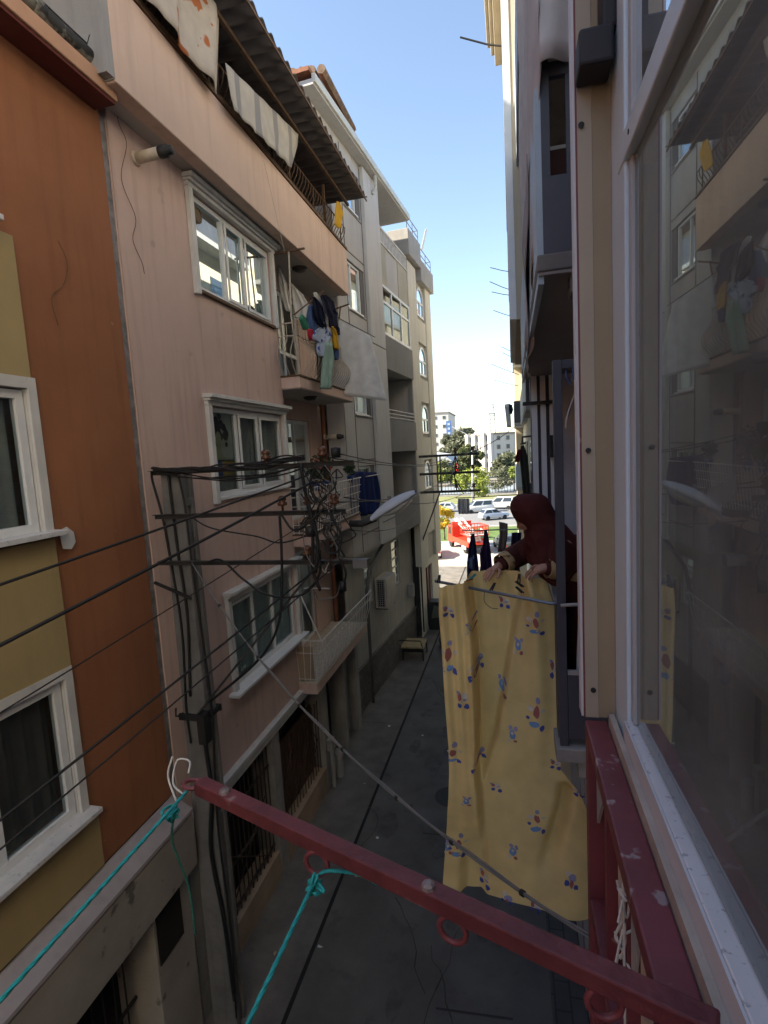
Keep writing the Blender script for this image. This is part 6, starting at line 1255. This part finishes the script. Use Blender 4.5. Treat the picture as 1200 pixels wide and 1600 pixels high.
L1 = leafmat('ash_leaf', (.12, .17, .02), (.30, .33, .05)); L2 = leafmat('olive_leaf', (.07, .08, .045), (.15, .16, .09)); L3 = leafmat('yellow_leaf', (.40, .26, .01), (.62, .44, .04)); L4 = leafmat('grey_green_leaf', (.08, .09, .055), (.16, .17, .11)); L5 = leafmat('green_leaf', (.07, .08, .03), (.15, .165, .06))
tree('yellow green ash tree behind the lamp post', PZ(741, 791, 0), 4.8, 2.3, L1, 2600, .17, 3, .22, 16)
tree('round grey green olive tree at the end of the far street', PZ(779, 768, 0), 3.3, 2.2, L2, 2600, .15, 5, .12, 18)
tree('small bright yellow tree beside the cream end wall', PZ(695, 843, 0), 3.0, .9, L3, 1300, .12, 7, .25, 12)
tree('yellow green tree at the right end of the far street', (.2, 88, 0), 4.2, 1.5, L1, 1400, .2, 9, .2, 12)
tree('low yellowing bush left of the striped cloth', (-7.3, 52, 0), 1.8, 1.1, L1, 900, .12, 10, .1, 9)
tree('olive coloured shrub right of the silver hatchback', (1.3, 52.2, 0), 2.5, 1.35, L2, 1200, .13, 11, .1, 10)
tree('large grey green tree in front of the white block, left part', (-14.2, 170, 0), 13, 5.6, L4, 4200, .62, 12, .2, 22)
tree('large grey green tree beside the blue signed building', (-20.5, 175, 0), 11.5, 4.2, L4, 3000, .62, 13, .2, 18)
tree('tall grey green tree between the lamp post and the white block', (-10.2, 128, 0), 7.4, 3.4, L5, 3000, .55, 14, .15, 18)
tree('dark green tree behind the olive tree', (-1.2, 118, 0), 5.2, 3.6, L2, 2600, .45, 15, .15, 16)
tree('green tree below the far pole arms', (-12.5, 110, 0), 4.8, 3.4, L5, 2200, .38, 16, .18, 14)
tree('yellowing tree at the left edge of the far street', (-15, 106, 0), 4.4, 2.6, L1, 1500, .3, 17, .2, 12)
tree('dark green tree in the gap right of the white block', (9, 150, 0), 11, 6, L5, 2400, .45, 18, .15, 16)
tree('green tree behind the fence on the left', (-22, 135, 0), 6.5, 4.8, L4, 2000, .4, 19, .18, 14)
# ------------------------------------------------------------------ far buildings
FW = mat('far_white', (.46, .45, .43), .9, var=.06, scale=.2); FWG = mat('far_window', (.05, .06, .07), .2); FBL = mat('far_blue', (.06, .13, .30), .5, var=.1, scale=.3); FROOF = mat('far_roof', (.20, .18, .17), .9)
def block(label, x0, x1, y0, y1, h, cols, rows, m=FW, side=6, rot=0):
    t = thing('apartment_block', label, 'apartment block', (x0, y0, 0), 'far buildings beyond the plaza'); B0 = Matrix.Translation((x0, y0, 0)) @ Matrix.Rotation(R(rot), 4, 'Z'); W_, D_ = x1 - x0, y1 - y0
    b = MB(B0); b.box(0, W_, 0, D_, 0, h); b.build('wall', m, t)
    b = MB(B0); b.box(-.3, W_ + .3, -.3, D_ + .3, h + .002, h + .5); b.build('roof', FROOF if m is FW else m, t)
    for c in range(cols):
        for r in range(rows):
            xx = W_ * (c + .5) / cols; zz = 1.2 + (h - 1.2) * (r + .3) / rows; b = MB(B0); b.box(xx - .62, xx + .62, -.1, -.002, zz, zz + 1.3); f = b.build('window', FW, t)
            b = MB(B0); b.box(xx - .52, xx + .52, -.13, -.101, zz + .1, zz + 1.2); b.build('pane', FWG, f)
    for c in range(side):
        for r in range(rows):
            yy = D_ * (c + .5) / side; zz = 1.2 + (h - 1.2) * (r + .3) / rows; MB(B0).box(-.1, -.002, yy - .6, yy + .6, zz, zz + 1.3).build('window', FWG, t)
    return t, B0
wb_, B0 = block('long white apartment block with a lattice antenna mast on its roof', -4.6, 7.4, 142, 155, 10.3, 4, 4, side=6, rot=38)
b = MB(B0)
for y0 in (.0, 3.1, 7.4, 10.6): b.box(-.9, -.105, y0, y0 + 1.3, 0, 10.9)
b.build('bay', FW, wb_)
mx, my = -5.0, 149.; mz = 10.8; mast = thing('antenna_mast', 'lattice antenna mast on the white block roof', 'mast', (mx, my, mz)); b = MB()
for dx in (-.75, .75):
    for dy in (-.75, .75): b.tube([(mx + dx, my + dy, mz - .5), (mx + dx * .8, my + dy * .8, mz + 5.2)], .13, 5)
for k in range(5):
    z = mz + .7 + k * 1.0
    for dx in (-.68, .68): b.tube([(mx - .68, my + dx, z), (mx + .68, my + dx, z + .06)], .1, 4); b.tube([(mx + dx, my - .68, z), (mx + dx, my + .68, z)], .1, 4)
b.box(mx - .9, mx + .9, my - .9, my + .9, mz + 5.2, mz + 5.4); b.build('lattice', mat('mast_grey', (.20, .21, .23), .6), mast)
b = MB(); b.tube([(mx - .8, my, mz + 5.4), (mx - .8, my, mz + 7.8)], .06, 5); b.tube([(mx + .4, my, mz + 5.4), (mx + .5, my, mz + 8.6)], .07, 5)
for z, r in ((6.6, .5), (7.4, .45), (5.9, .4)): b.box(mx + .1, mx + .1 + r, my - .2, my, mz + z, mz + z + .6)
b.build('antennas', MATS['mast_grey'], mast)
bs, _ = block('pale tower block with a blue sign panel on its upper right corner', -52, -22.6, 200, 225, 20.5, 9, 6, side=1)
b = MB(); p, q = PY(697, 658, 199.6), PY(706, 681, 199.6); b.box(p.x, q.x, 199.5, 199.85, q.z, p.z); sg_ = b.build('sign_panel', FBL, bs)
b = MB()
for k in range(3): zc = p.z + (q.z - p.z) * (.16 + .3 * k); b.box(p.x + .5, q.x - .5, 199.42, 199.499, zc - .7, zc + .1)
b.build('sign_marking', mat('sign_pale', (.30, .38, .52), .6), sg_)
gh = thing('glass_hall', 'low bluish glazed hall behind the far fence', 'hall', (-24, 110, 0)); b = MB(); b.box(-40, -12.5, 114, 130, 0, 4.6); b.build('wall', mat('hall_blue', (.10, .14, .18), .3, var=.15, scale=.4), gh)
b = MB()
for k in range(16): b.box(-40 + k * 1.9, -39.8 + k * 1.9, 113.8, 113.99, 0, 4.6)
for z in (1.5, 3.0, 4.4): b.box(-40, -12.5, 113.75, 113.99, z, z + .2)
b.build('glazing_bars', FW, gh)
b = MB(); b.prism([(-40, 113.7, 4.61), (-12.3, 113.7, 4.61), (-14, 113.7, 6.0), (-19, 113.7, 6.8), (-40, 113.7, 7.2)], (0, 18, 0)); b.build('roof', mat('hall_roof', (.42, .44, .46), .6), gh)
block('low pale house on the far right horizon behind the trees', 12, 40, 180, 200, 10, 4, 3, side=2)
for i in range(7): block(['cream far block at the left horizon', 'grey far block at the left horizon', 'white far block hidden behind the grey trees', 'pale far block at the right horizon', 'tall far block at the right horizon', 'broad far block at the far left', 'far block behind the balconies at the right'][i], [-150, -110, -70, 60, 100, -220, 30][i], [-120, -85, -55, 90, 130, -170, 55][i], 240, 260, [14, 18, 15, 13, 19, 16, 15][i], 4, 4, side=1)
